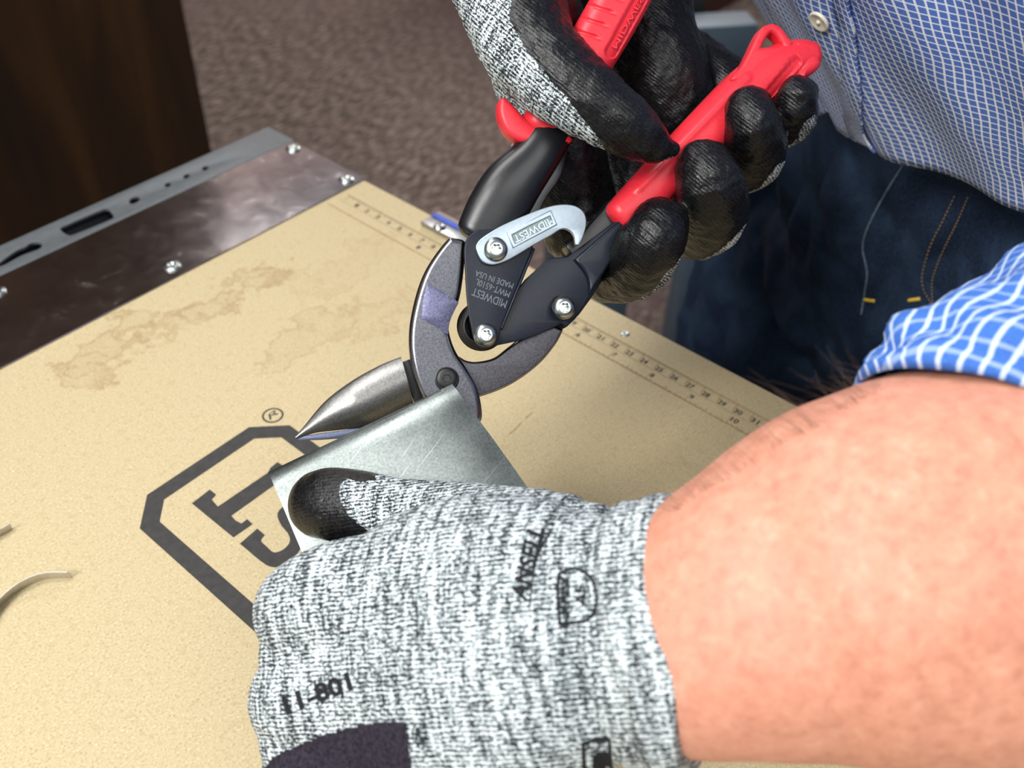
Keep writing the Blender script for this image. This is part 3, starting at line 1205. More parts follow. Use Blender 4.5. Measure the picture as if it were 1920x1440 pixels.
addmesh('handle_arm', sweep([(906, 440, 1.5 * mm, 52, 6.2 * mm), (930, 400, 2 * mm, 58, 7 * mm), (959, 350, 2.5 * mm, 56, 8 * mm), (1000, 300, 2.5 * mm, 46, 8.5 * mm), (1030, 255, 2.5 * mm, 42, 8.5 * mm), (1070, 200, 2 * mm, 36, 7 * mm)], 2.5), M['blackpaint'], snips, label='black pressed steel arm of the upper handle')
addmesh('handle_web', plate(SN, [spline([(955, 430), (985, 385), (1020, 330), (1052, 285), (1064, 275), (1052, 330), (1020, 380), (1000, 440), (985, 460)], True, 4)], 1.0 * mm, 6.0 * mm, .6 * mm, 2), M['blackpaint'], snips, smooth=40)
addmesh('handle_web', plate(SN, [spline([(1062, 462), (1090, 440), (1130, 395), (1150, 372), (1182, 400), (1150, 440), (1100, 490)], True, 4)], -5.5 * mm, 3.4 * mm, .6 * mm, 2), M['blackpaint'], snips, smooth=40)


def up_fn(v, pr, wv_):
    front = wv_ > 4 * mm
    d = capsule_d(pr, (1147, 97), (1215, -26), 11.5)
    dep = smoothstep(1.5, -1.5, d) * 1.1 * mm * front
    for a, b in (((1100, 7), (1148, 22)), ((1085, 31), (1134, 46)), ((1076, 55), (1121, 70)), ((1066, 79), (1109, 94)), ((1115, -17), (1163, -2)), ((1130, -41), (1178, -26))):
        dd = capsule_d(pr, a, b, 1.2)
        dep += smoothstep(3.2, 0, dd) * 1.0 * mm * (wv_ > 0)
    return v - np.outer(dep, SN.n)


ug = addmesh('grip', sweep([(1016, 244, 2 * mm, 44, 9 * mm), (1045, 200, 2 * mm, 46, 10 * mm), (1090, 125, 2 * mm, 50, 10.5 * mm), (1138, 46, 2 * mm, 51, 10.5 * mm), (1180, -30, 2 * mm, 51, 10.5 * mm), (1225, -110, 2 * mm, 50, 10 * mm), (1262, -180, 2 * mm, 44, 9 * mm)], 3.0, 120, 60, up_fn), M['red'], snips, label='red rubber upper grip with ribs and lettered panel')
addmesh('finger_guard', plate(SN, [spline([C2(150, 500), C2(175, 482), C2(215, 512), C2(300, 600), C2(420, 660), C2(520, 690), C2(500, 716, 1), C2(370, 712), C2(272, 710), C2(192, 662), C2(150, 575)], True, 6)], 0 * mm, 9.5 * mm, 2.2 * mm, 4), M['red'], ug, smooth=50)
addmesh('raised_lettering', textplane(SN, 'MIDWEST', (1147, 88), (1208, -22), (1155, 92.5), 11.1 * mm, .5 * mm), M['red'], ug, smooth=False)


def lo_fn(v, pr, wv_):
    front = wv_ > 4 * mm
    d = capsule_d(pr, (1494, 116), (1438, 181), 8.5)
    dep = smoothstep(1.5, -1.5, d) * 1.2 * mm * front
    ln = capsule_d(pr, (1196, 352), (1400, 145), 0.5)
    dep -= smoothstep(14, 0, ln) * .8 * mm * front
    return v - np.outer(dep, SN.n)


lg = addmesh('grip', sweep([(1163, 408, 2 * mm, 35, 8.5 * mm), (1200, 375, 2 * mm, 40, 9.5 * mm), (1262, 310, 2 * mm, 42, 10 * mm), (1330, 240, 2 * mm, 44, 10.5 * mm), (1400, 170, 2 * mm, 45, 10.5 * mm), (1450, 132, 2 * mm, 42, 10.5 * mm), (1487, 114, 2 * mm, 35, 10 * mm), (1512, 110, 2 * mm, 27, 9.5 * mm)], 2.7, 96, 40, lo_fn), M['red'], snips, label='red rubber lower grip with hanging loop')
addmesh('hang_loop', plate(SN, [spline([(1372, 150), (1390, 125), (1405, 98), (1420, 66), (1432, 49), (1450, 43), (1466, 50), (1480, 68), (1489, 82), (1470, 110), (1420, 150)], True, 6), spline([C4(0, 0)[:0] or (1429, 88, 1), (1441, 66), (1448, 60), (1457, 66), (1469, 84, 1)], True, 5)], 4 * mm, 11.5 * mm, 1.6 * mm, 4), M['red'], lg, smooth=50)
addmesh('flared_end', plate(SN, [spline([(1484, 84), (1500, 80), (1522, 88), (1538, 102), (1544, 117), (1534, 131), (1512, 143), (1494, 144), (1502, 110)], True, 6)], -6 * mm, 11.6 * mm, 3.2 * mm, 6), M['red'], lg, smooth=50)

# latch, rivets, pivot
latch = spline([C3(585, 480), C3(600, 435), C3(645, 395), C3(760, 325), C3(900, 260), C3(1080, 190), C3(1200, 165), C3(1300, 175), C3(1362, 222), C3(1382, 300), C3(1358, 400), C3(1328, 460, 1), C3(1303, 455), C3(1292, 395), C3(1255, 352), C3(1200, 345), C3(1130, 388), C3(1000, 460), C3(850, 550), C3(760, 590), C3(690, 600), C3(625, 570)], True, 6)
la = addmesh('latch', plate(SN, [latch], 8.6 * mm, 10.6 * mm, .4 * mm, 3), M['zinc'], snips, smooth=40, label='bright zinc hooked latch')
addmesh('label_panel', joinm([plate(SN, [spline([C3(808, 362, 1), C3(1125, 205, 1), C3(1172, 312, 1), C3(852, 482, 1)], True, 2), spline([C3(845, 385, 1), C3(1118, 248, 1), C3(1145, 302, 1), C3(868, 448, 1)], True, 2)], 10.5 * mm, 11.3 * mm, .3 * mm, 2), textplane(SN, 'MIDWEST', C3(1133, 254), C3(848, 396), C3(1156, 304), 10.65 * mm, .45 * mm, .015)]), M['zinc'], la, smooth=35)
addmesh('label_shade', plate(SN, [[C3(845, 385), C3(1118, 248), C3(1145, 302), C3(868, 448)]], 10.55 * mm, 10.66 * mm, .02 * mm, 1), M['zinc_shade'], la, smooth=False)  # darker zinc paints the shade of the recess behind the raised letters
torx(930, 467, 23, 10.6 * mm, 2.6 * mm)
torx(911, 628, 22.5, 8 * mm, 3.2 * mm)
d_ = .39
addmesh('rivet_post', lathe(SN, 1050, 574, [(19 * d_ / F, 6 * mm), (17 * d_ / F, 7 * mm), (17 * d_ / F, 10.6 * mm)], 28, 6 * mm), M['blackpaint'], snips, smooth=40)
torx(1058, 577, 22, 10.2 * mm, 3.0 * mm)
torx(838, 710, 20, 5.3 * mm, .9 * mm, 'pivot_bolt', mat='black')
addmesh('pivot_collar', lathe(SN, 838, 711, [(23 * .372 / F, 5.3 * mm), (23 * .372 / F, 5.9 * mm), (21 * .372 / F, 6.0 * mm), (20 * .372 / F, 5.6 * mm)], 32, 5.8 * mm), M['blackpaint'], snips, smooth=40)

# ------------------------------------------------------------------ the sheet of steel being cut
cTL, cTR, cBR, cBL = (np.array(p, float) for p in ((503, 885), (848, 720), (1022, 962), (587, 1085)))
dTL, dTR, dBR, dBL = .361, .364, .350, .349
nu, nw = 40, 40
v, f = [], []
for side in (0, 1):
    for i in range(nu + 1):
        for j in range(nw + 1):
            s, t = i / nu, j / nw
            q = (cTL * (1 - s) + cTR * s) * (1 - t) + (cBL * (1 - s) + cBR * s) * t
            q = q + np.array([9, 9]) * math.sin(math.pi * t) * s
            inv = (1 / dTL * (1 - s) + 1 / dTR * s) * (1 - t) + (1 / dBL * (1 - s) + 1 / dBR * s) * t
            d = 1 / inv
            d += .0034 * math.exp(-t / .05) * (1 - .35 * s)   # cut edge rolled back a little
            d += .0022 * math.exp(-((1 - s) / .10) ** 1.2)                               # right edge eased back
            v.append(U(q[0], q[1], d + side * .0007))
g = lambda i, j, k: k * (nu + 1) * (nw + 1) + i * (nw + 1) + j
for i in range(nu):
    for j in range(nw):
        f.append((g(i, j, 0), g(i, j + 1, 0), g(i + 1, j + 1, 0), g(i + 1, j, 0)))
        f.append((g(i, j, 1), g(i + 1, j, 1), g(i + 1, j + 1, 1), g(i, j + 1, 1)))
for i in range(nu):
    f.append((g(i, 0, 0), g(i + 1, 0, 0), g(i + 1, 0, 1), g(i, 0, 1)))
    f.append((g(i, nw, 0), g(i, nw, 1), g(i + 1, nw, 1), g(i + 1, nw, 0)))
for j in range(nw):
    f.append((g(0, j, 0), g(0, j, 1), g(0, j + 1, 1), g(0, j + 1, 0)))
    f.append((g(nu, j, 0), g(nu, j + 1, 0), g(nu, j + 1, 1), g(nu, j, 1)))
addmesh('metal_sheet', fixn(pymesh(v, f)), M['galv'], loc=U(700, 950, .358), smooth=50, label='small grey galvanised steel sheet pinched under the thumb and fed into the snips', cat='metal sheet')

# ------------------------------------------------------------------ the person
fdir = nrm(np.array([-.80, .60, 0]))         # where he faces
ldir = np.array([.60, .80, 0])               # his right
person = empty('person', (.66, .12, 0), 'person in blue checked shirt, jeans and knit gloves cutting metal at the bench', 'person')

# left glove (near, knit back of the hand towards us)
lh = [
    chain(W((1320, 1196, .2550, 266, .82), (1250, 1187, .2590, 262, .82), (1190, 1190, .2635, 242, .80), (1120, 1198, .2675, 230, .80), (1040, 1200, .270, 266, .74), (930, 1210, .275, 288, .66), (800, 1230, .282, 275, .58), (690, 1255, .290, 220, .55)), flat0=True, flat1=False, seg=40, sub=8),
    # knuckles and first joints of the four fingers
    chain(W((760, 1130, .286, 140, .8), (640, 1130, .293, 118), (575, 1147, .302, 100), (590, 1135, .325, 84), (650, 1085, .352, 74), (700, 1020, .378, 62), (740, 970, .388, 54)), seg=24),
    chain(W((760, 1270, .288, 140, .8), (640, 1285, .294, 122), (574, 1310, .302, 106), (570, 1290, .328, 88), (610, 1200, .355, 78), (680, 1100, .374, 70), (740, 1040, .380, 60)), seg=24),
    chain(W((780, 1410, .290, 140, .8), (660, 1425, .295, 122), (595, 1440, .304, 104), (610, 1420, .330, 88), (670, 1310, .352, 76), (740, 1200, .366, 66)), seg=24),
    chain(W((820, 1520, .294, 130, .8), (700, 1545, .300, 110), (650, 1550, .310, 92), (670, 1520, .335, 80), (740, 1420, .352, 70)), seg=24),
    chain(W((800, 1230, .286, 200, .7), (660, 1225, .297, 122), (596, 1228, .302, 110)), seg=24),
    chain(W((800, 1360, .290, 200, .7), (670, 1370, .297, 122), (596, 1376, .302, 110)), seg=24),
    # thumb
    chain(W((1060, 1080, .285, 150), (985, 1050, .295, 138), (905, 1012, .310, 107), (815, 984, .325, 84), (735, 966, .3355, 71), (675, 952, .3400, 70), (625, 945, .3430, 69), (606, 945, .3450, 66)), seg=28),
]
lhm = fuse(lh, .0009, 8)
co = vco(lhm)
kn, wr = U(600, 1240, .30), U(1240, 1190, .262)
hu = nrm(kn - wr)
hn = nrm(C0 - U(900, 1200, .27)); hn = nrm(hn - hu * (hn @ hu))
hv = np.cross(hn, hu)
pr = proj(co)
nn = vno(lhm)
# soft wrinkles by the wrist and over the thumb root
# rows of cloth folds: real relief
al = (co - wr) @ hu
fold = .0009 * np.sin(al * 620 + 2.2 * np.sin(((co - wr) @ hv) * 60)) * np.exp(-((al - .013) / .014) ** 2)
co = co + nn * fold[:, None]
setco(lhm, co)
vattr(lhm, 'hand', np.stack([(co - wr) @ hu, (co - wr) @ hv, (co - wr) @ hn], 1))
tipcoat = inpoly(pr, [(500, 860), (700, 860), (706, 899), (673, 905), (657, 896), (640, 905), (634, 922), (640, 942), (655, 968), (677, 988), (700, 998), (690, 1060), (500, 1060)]) & (pr[:, 2] > .322)
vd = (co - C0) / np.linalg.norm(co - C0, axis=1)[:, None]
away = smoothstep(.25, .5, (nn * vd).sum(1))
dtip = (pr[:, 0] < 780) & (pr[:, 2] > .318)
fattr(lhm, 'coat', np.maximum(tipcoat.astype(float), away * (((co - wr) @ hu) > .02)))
ltree = bvh(lhm)
lglove = addmesh('glove', lhm, M['knit'], person, label='grey knit left glove with printed back, dark coated thumb tip')

# prints on the back of the left glove


def onpoly(tree, poly, step=9, off=.00035):
    """filled patch draped on a surface"""
    P = np.array(poly, float)
    x0, y0 = P.min(0); x1, y1 = P.max(0)
    nx, ny = max(2, int((x1 - x0) / step)), max(2, int((y1 - y0) / step))
    ids, v, f = {}, [], []
    xs, ys_ = np.linspace(x0, x1, nx + 1), np.linspace(y0, y1, ny + 1)
    for i in range(nx):
        for j in range(ny):
            c = np.array([[(xs[i] + xs[i + 1]) / 2, (ys_[j] + ys_[j + 1]) / 2]])
            if inpoly(c, poly)[0]:
                q = []
                for a, b in ((i, j), (i, j + 1), (i + 1, j + 1), (i + 1, j)):
                    if (a, b) not in ids:
                        p = onto(tree, xs[a], ys_[b], off)
                        if p is None:
                            p = U(xs[a], ys_[b], .28)
                        ids[(a, b)] = len(v)
                        v.append(p)
                    q.append(ids[(a, b)])
                f.append(tuple(q))
    return pymesh(v, f)


def online(tree, path, r, off=.0001, n=10, closed=False, seg=6):
    pts = []
    P = [np.array(p, float) for p in path]
    N = len(P)
    for i in range(N if closed else N - 1):
        for t in np.linspace(0, 1, n, endpoint=False):
            pts.append(P[i] * (1 - t) + P[(i + 1) % N] * t)
    if not closed:
        pts.append(P[-1])
    w_ = [onto(tree, x, y, off) for x, y in pts]
    w_ = [x for x in w_ if x is not None]
    return tube(w_, r, seg, closed)


addmesh('printed_number', textsurf(ltree, '11-801', (539, 1341), (664, 1294), (528, 1306)), M['print'], lglove, smooth=False)
addmesh('printed_block', onpoly(ltree, spline([(496, 1442, 1), (520, 1416), (580, 1388), (620, 1374), (690, 1357), (762, 1353, 1), (768, 1400), (772, 1460, 1), (500, 1460, 1)], True, 5), 5), M['printblock'], lglove)
addmesh('registered_sign', joinm([online(ltree, circ(786, 1376, 13, 24, 20), .00022, 0, 2, True), textsurf(ltree, 'R', (780, 1386), (793, 1386), (780, 1366), .0002)]), M['print'], lglove, smooth=False)
addmesh('printed_word', joinm([textsurf(ltree, 'ANSELL', (988, 1130), (1022, 992), (957, 1118)), online(ltree, [(993, 1140), (998, 1090), (1004, 1050), (1018, 1020), (1034, 995)], .00028, 0)]), M['print'], lglove, smooth=False)
addmesh('printed_shield', joinm([online(ltree, spline([(1050, 1172, 1), (1046, 1120), (1048, 1075, 1), (1075, 1066), (1098, 1074), (1116, 1098), (1120, 1125), (1112, 1150), (1098, 1164), (1075, 1168)], True, 4), .00045, 0, 2, True), textsurf(ltree, 'ANSI', (1070, 1160), (1068, 1086), (1054, 1158), .0002), textsurf(ltree, 'A5', (1100, 1138), (1098, 1098), (1080, 1136), .0002)]), M['print'], lglove, smooth=False)
addmesh('printed_box', joinm([online(ltree, [(1096, 1450), (1093, 1394), (1118, 1386), (1143, 1384), (1146, 1450)], .0005, 0), onpoly(ltree, [(1110, 1412), (1142, 1408), (1146, 1436), (1112, 1442)], 6)]), M['print'], lglove, smooth=False)

# right glove (dark coated, holding the snips)
gf = lambda px, r: D(px) - .0095 - r * .385 / F * .80       # a finger lying on the front of a grip
rh = [
    # thumb over the upper grip
    chain(W((935, -120, .40, 120), (955, -20, .385, 106), (988, 82, .372, 90), (1040, 140, .3635, 81), (1100, 186, .3600, 72), (1180, 240, .3600, 56), (1232, 273, .3640, 34), (1258, 280, .3660, 16)), seg=30),
    # web and palm behind the snips
    chain(W((1000, 40, .400, 96), (1012, 140, .412, 92), (1020, 225, .418, 74), (1060, 330, .425, 78), (1085, 430, .430, 70)), seg=24),
    chain(W((1080, -180, .44, 190, .7), (1120, -60, .442, 175, .6), (1165, 60, .444, 142, .55), (1210, 150, .446, 116, .55), (1250, 230, .446, 90, .6)), seg=32),
    chain(W((1180, -80, .435, 120), (1205, 60, .430, 98), (1240, 140, .430, 92), (1262, 205, .433, 82)), seg=24),
    # index, middle, ring, little
    chain(W((1070, 300, .432, 76), (1100, 420, .430, 70), (1130, 500, .418, 62), (1185, 497, .396, 66), (1222, 455, gf(1222, 62), 63), (1236, 425, gf(1236, 58), 57)), seg=24),
    chain(W((1150, 260, .440, 80), (1230, 380, .432, 74), (1300, 425, .420, 62), (1333, 402, .396, 68), (1331, 350, gf(1331, 66), 65), (1321, 318, gf(1321, 58), 57)), seg=24),
    chain(W((1230, 190, .442, 74), (1330, 270, .436, 66), (1392, 305, .424, 58), (1418, 285, .402, 56), (1412, 240, gf(1412, 54), 53), (1405, 207, gf(1405, 47), 46)), seg=24),
    chain(W((1290, 120, .442, 64), (1390, 190, .438, 58), (1450, 228, .426, 50), (1484, 222, .408, 45), (1492, 195, gf(1490, 40), 41), (1496, 180, gf(1496, 38), 38)), seg=24),
]
rhm = fuse(rh, .0009, 6)
co = vco(rhm)
pr = proj(co)
nn = vno(rhm)
ta, tb = U(988, 82, .372), U(1180, 240, .362)
tu = nrm(tb - ta)
tn = nrm(C0 - ta); tn = nrm(tn - tu * (tn @ tu))
tv = np.cross(tn, tu)
co = co + nn * (fbm(co, 130, 3.) * .0007)[:, None]
setco(rhm, co)
vattr(rhm, 'hand', np.stack([(co - ta) @ tu, (co - ta) @ tv, (co - ta) @ tn], 1))
knitz = inpoly(pr, [(800, -400), (959, -300), (959, 0), (955, 37), (977, 75), (989, 97), (1015, 127), (1037, 157), (1067, 187), (1094, 225), (1120, 255), (1135, 287), (1140, 330), (1000, 330), (860, 380), (800, 100)]) & ((pr[:, 2] < .392) | (pr[:, 0] < 1000))
dors = nrm(RT * .62 - UP * .62 + FW * .48)
dk = smoothstep(.62, .74, nn @ dors)
coat = np.where(knitz, 0., 1.)
coat = np.where(~knitz, 1 - dk, coat)
fattr(rhm, 'coat', coat)
rglove = addmesh('glove', rhm, M['knit'], person, label='right glove with glossy black coated fingers around the red grips')

# bare left forearm, upper arms, trunk and neck: one continuous body
body = [
    chain(W((1180, 1195, .2660, 205, .8), (1290, 1180, .2545, 238, .84), (1400, 1150, .2500, 276, .86), (1500, 1118, .2500, 316, .86), (1620, 1086, .248, 352, .86), (1780, 1062, .248, 380, .86), (1980, 1050, .252, 392, .88), (2180, 1010, .262, 370, .9)), seg=40, sub=8),
    chain(W((2150, 1010, .262, 330, .9), (2240, 800, .30, 270, .9), (2290, 560, .36, 230, .9)) + [(.60, -.10, 1.36, .062), (.62, -.03, 1.42, .066)], seg=32),
    chain([(.62, -.02, 1.42, .075), (.65, .10, 1.44, .07), (.66, .27, 1.42, .075)], seg=24),
    chain([(.66, .28, 1.42, .062), (.68, .38, 1.33, .056), (.70, .43, 1.25, .05), tuple(U(1090, -520, .56)) + (.046,), tuple(U(1080, -240, .46)) + (.036,)], seg=24),
    chain([(.655, .12, 1.02, .10), (.65, .12, 1.15, .105), (.645, .12, 1.30, .11), (.65, .12, 1.42, .10)], seg=32),
    chain([(.65, .12, 1.42, .06), (.62, .13, 1.52, .056)], seg=24),
]
bm_ = fuse(body, .003, 14)
co = vco(bm_)
setco(bm_, co + vno(bm_) * (fbm(co, 45, 1.) * .0006)[:, None])
btree = bvh(bm_)
skin = addmesh('body', bm_, M['skin'], person, label='bare freckled forearm, upper body under the shirt')
# fine dark hair along the forearm's upper edge
rng = random.Random(4)
hv_, hf_ = [], []
for k in range(110):
    s = rng.random()
    ex = 1255 + s * 400
    ey = 952 - s * 235 + rng.uniform(2, 16)
    p = onto(btree, ex, ey, -.0002)
    if p is None:
        continue
    dirv = nrm(-RT * rng.uniform(.5, 1.0) + UP * rng.uniform(.3, 1.0) + FW * rng.uniform(-.2, .2))
    L = rng.uniform(.008, .020)
    bend = nrm(np.array([rng.uniform(-1, 1) for _ in range(3)])) * L * .35 - UP * L * .25
    pts = [p + dirv * L * t + bend * t * t for t in np.linspace(0, 1, 6)]
    mt = tube(pts, [.000042 * (1 - .8 * t) for t in np.linspace(0, 1, 6)], 3)
    b0 = len(hv_)
    hv_ += [vv.co[:] for vv in mt.vertices]
    hf_ += [tuple(b0 + i for i in pp.vertices) for pp in mt.polygons]
    bpy.data.meshes.remove(mt)
addmesh('arm_hair', pymesh(hv_, hf_), M['hair'], person, kind='stuff')

# shirt: trunk bent forward over the bench
HEMP = [(1380, 120), (1500, 195), (1540, 217), (1600, 255), (1640, 276), (1700, 303), (1780, 338), (1850, 364), (1920, 391), (2020, 425), (2200, 480)]
hx = np.array([p[0] for p in HEMP], float); hy = np.array([p[1] for p in HEMP], float)


SH = dict(c=(.604, .100), rd=.125, rl=.170, z0=.99, lean=.62)


def shirtpt(th, z):
    c = np.array(SH['c']) + fdir[:2] * SH['lean'] * min(z - SH['z0'], .34)
    kk = 1 + .12 * smoothstep(.0, .12, z - SH['z0']) - .06 * smoothstep(.2, .5, z - SH['z0'])
    a = math.cos(th) * SH['rd'] * kk
    b = math.sin(th) * SH['rl'] * kk
    p = c + fdir[:2] * a + ldir[:2] * b
    return np.array([p[0], p[1], z])


nt, nz_ = 200, 90
hem = []
for i in range(nt):
    th = -math.pi + 2 * math.pi * i / nt
    lo_, hi_ = .86, 1.12
    for _ in range(30):
        md_ = (lo_ + hi_) / 2
        q = proj(shirtpt(th, md_))
        if q[1] > np.interp(q[0], hx, hy):
            lo_ = md_
        else:
            hi_ = md_
    hem.append(np.clip(lo_, .93, 1.04))
hem = np.array(hem)
for _ in range(4):
    hem = (np.roll(hem, 1) + hem * 2 + np.roll(hem, -1)) / 4
v, uvs, f = [], [], []
for i in range(nt):
    th = -math.pi + 2 * math.pi * i / nt
    for j in range(nz_ + 1):
        t = j / nz_
        z = hem[i] + (1.40 - hem[i]) * t
        p = shirtpt(th, z)
        out = nrm(np.array([*(fdir[:2] * math.cos(th) / SH['rd'] + ldir[:2] * math.sin(th) / SH['rl']), 0]))
        wv2 = (.0040 * math.sin(th * 9 + z * 16) + .0030 * math.sin(th * 17 - z * 30 + 1)) * (1 - .4 * t)
        wv2 += .0022 * mnoise.noise(Vector((th * 7, z * 24, 0)))
        p = p + out * wv2
        v.append(p)
        uvs.append((th * .150, (z - .9) * 1.18))
for i in range(nt):
    for j in range(nz_):
        i2 = (i + 1) % nt
        f.append((i * (nz_ + 1) + j, i2 * (nz_ + 1) + j, i2 * (nz_ + 1) + j + 1, i * (nz_ + 1) + j + 1))
sm = pymesh(v, f)
uvl = sm.uv_layers.new(name='UVMap')
for lp in sm.loops:
    uvl.data[lp.index].uv = uvs[lp.vertex_index]
stree = bvh(sm)
shirt = addmesh('shirt', sm, M['check'], person, label='blue shirt with fine white check, untucked')
sd = shirt.modifiers.new('thick', 'SOLIDIFY'); sd.thickness = .0008; sd.offset = -1
# placket edge: a folded strip running down to the hem
edge = spline([(1600, -40), (1603, 10), (1612, 45), (1613, 70), (1615, 110), (1620, 160), (1622, 210), (1630, 248), (1650, 279)], False, 6)
pv, pf, puv = [], [], []


def th_of(p):
    cz = np.array(SH['c']) + fdir[:2] * SH['lean'] * min(p[2] - SH['z0'], .34)
    return math.atan2((p[:2] - cz) @ ldir[:2] / SH['rl'], (p[:2] - cz) @ fdir[:2] / SH['rd'])


tops = [onto(stree, edge[0][0] + dx, edge[0][1], 0) for dx in (-38, -19, 0)]
ths = [th_of(p) for p in tops]
nup = 24
for z in np.linspace(1.36, float(max(p[2] for p in tops)) + .002, nup):
    for k3, th in enumerate(ths):
        base = shirtpt(th, z)
        out = np.array([*(fdir[:2] * math.cos(th) / SH['rd'] + ldir[:2] * math.sin(th) / SH['rl']), 0])
        out = nrm(out - np.array([0, 0, .5 * np.linalg.norm(out)]))
        hit = stree.ray_cast(Vector(base + out * .06), Vector(-out))[0]
        q0 = (np.array(hit) if hit is not None else base) + out * (.0006, .0018, .0030)[k3]
        pv.append(q0)
        puv.append((th * .150 + .0012, (q0[2] - .9) * 1.18))
for k, (x, y) in enumerate(edge):
    for dx in (-38, -19, 0):
        p = onto(stree, x + dx, y, (.0006, .0018, .0030)[(dx + 38) // 19])
        if p is None:
            p = onto(stree, x + dx, y - 8, .0011)
        if p is None:
            p = pv[-3] if len(pv) > 2 else U(x, y, .5)
        pv.append(p)
        th_ = th_of(p)
        puv.append((th_ * .150 + .0012, (p[2] - .9) * 1.18))
for k in range(nup + len(edge) - 1):
    for j in range(2):
        pf.append((k * 3 + j, (k + 1) * 3 + j, (k + 1) * 3 + j + 1, k * 3 + j + 1))
pm = pymesh(pv, pf)
uvl = pm.uv_layers.new(name='UVMap')
for lp in pm.loops:
    uvl.data[lp.index].uv = puv[lp.vertex_index]
plk = addmesh('placket', pm, M['check'], shirt)
sd = plk.modifiers.new('thick', 'SOLIDIFY'); sd.thickness = .0012; sd.offset = 0
# button
bp = onto(stree, 1538, 38, .0012)
_q = [onto(stree, 1538 + a, 38 + b, 0) for a, b in ((0, -16), (14, 12), (-14, 12))]
bn = nrm(np.cross(_q[1] - _q[0], _q[2] - _q[0]))
bn = bn if bn @ (C0 - bp) > 0 else -bn
bpl = Plane(bp, bn, RT)
bdep = float(proj(bp)[2])
br = 22.5 * bdep / F
btn = addmesh('button', lathe(bpl, 1538, 38, [(br * .9, 0), (br, .0006), (br * .97, .0014), (br * .86, .0018), (br * .74, .0014), (br * .3, .0012)], 36), M['pearl'], shirt, label='small cream button')
addmesh('thread', lathe(bpl, 1538, 38, [(br * .22, .001), (br * .18, .0018), (br * .08, .0022)], 12), M['pearl'], btn)

# rolled sleeve on the near arm
nr, ns = 30, 72
secs = [((1925, 852), .2350, 338, .62), ((1948, 815), .2360, 342, .66), ((1990, 768), .2380, 336, .72), ((2050, 728), .243, 336, .78), ((2112, 690), .250, 336, .82), ((2180, 640), .262, 332, .86), ((2240, 590), .278, 330, .9), ((2330, 500), .31, 330, .9)]
e1 = nrm(RT * .885 - UP * .46)
axs = nrm(U(2112, 690, .250) - U(1925, 852, .2350))
v, f, uvs = [], [], []
SS = []
P_ = np.array([[*s_[0], s_[1], s_[2], s_[3]] for s_ in secs])
for i in range(nr + 1):
    t = i / nr * (len(secs) - 1)
    k = min(int(t), len(secs) - 2)
    p0, p1, p2, p3 = P_[max(k - 1, 0)], P_[k], P_[k + 1], P_[min(k + 2, len(secs) - 1)]
    u_ = t - k
    SS.append(.5 * (2 * p1 + (p2 - p0) * u_ + (2 * p0 - 5 * p1 + 4 * p2 - p3) * u_**2 + (3 * p1 - p0 - 3 * p2 + p3) * u_**3))
SW = [(U(s_[0], s_[1], s_[2] + .018), s_[3] * s_[2] / F, s_[3 + 1]) for s_ in SS]
tail = [np.array([.60, -.10, 1.36]), np.array([.625, -.02, 1.42])]
c_last, a_last, k_last = SW[-1]
for t in np.linspace(.08, 1, 16):
    SW.append((c_last * (1 - t) ** 2 + 2 * t * (1 - t) * (c_last * .45 + tail[0] * .55) + t * t * tail[1], a_last * (1 - t) + .078 * t, k_last * (1 - t) + 1.0 * t))
nr = len(SW) - 1
vacc = 0.0
for i, (c, a, kq) in enumerate(SW):
    vacc += .0045 if i == 0 else float(np.linalg.norm(c - SW[i - 1][0]))
    e2 = nrm(np.cross(axs, e1))
    if e2 @ FW > 0:
        e2 = -e2
    for j in range(ns):
        th = 2 * math.pi * j / ns
        roll = .0028 * math.exp(-((i - 1.2) / 1.6) ** 2) + .0024 * math.exp(-((i - 7.5 - 1.5 * math.cos(th * 2)) / 1.8) ** 2)
        wr_ = .0018 * math.sin(th * 5 + i * .55) + .0012 * math.sin(th * 11 - i * .9)
        wr_ *= min(1, i / 4)
        rr2 = 1 + (roll + wr_) / a
        v.append(c + e1 * (a * math.cos(th) * rr2) + e2 * (a * kq * math.sin(th) * rr2))
        uvs.append((th * .0437 * .92, vacc + .004 * math.sin(th * 2.0)))
for i in range(nr):
    for j in range(ns):
        k = (j + 1) % ns
        f.append((i * ns + j, i * ns + k, (i + 1) * ns + k, (i + 1) * ns + j))
sv = pymesh(v, f)
uvl = sv.uv_layers.new(name='UVMap')
for pl_ in sv.polygons:
    js = [vi % ns for vi in pl_.vertices]
    for li, vi in zip(pl_.loop_indices, pl_.vertices):
        uu = uvs[vi]
        if max(js) == ns - 1 and vi % ns == 0:
            uu = (2 * math.pi * .0437 * .92, uu[1])
        uvl.data[li].uv = uu
slv = addmesh('sleeve', sv, M['sleeve'], shirt, label='rolled up blue sleeve with white stripes on the near arm')
sd = slv.modifiers.new('thick', 'SOLIDIFY'); sd.thickness = .0022; sd.offset = -1

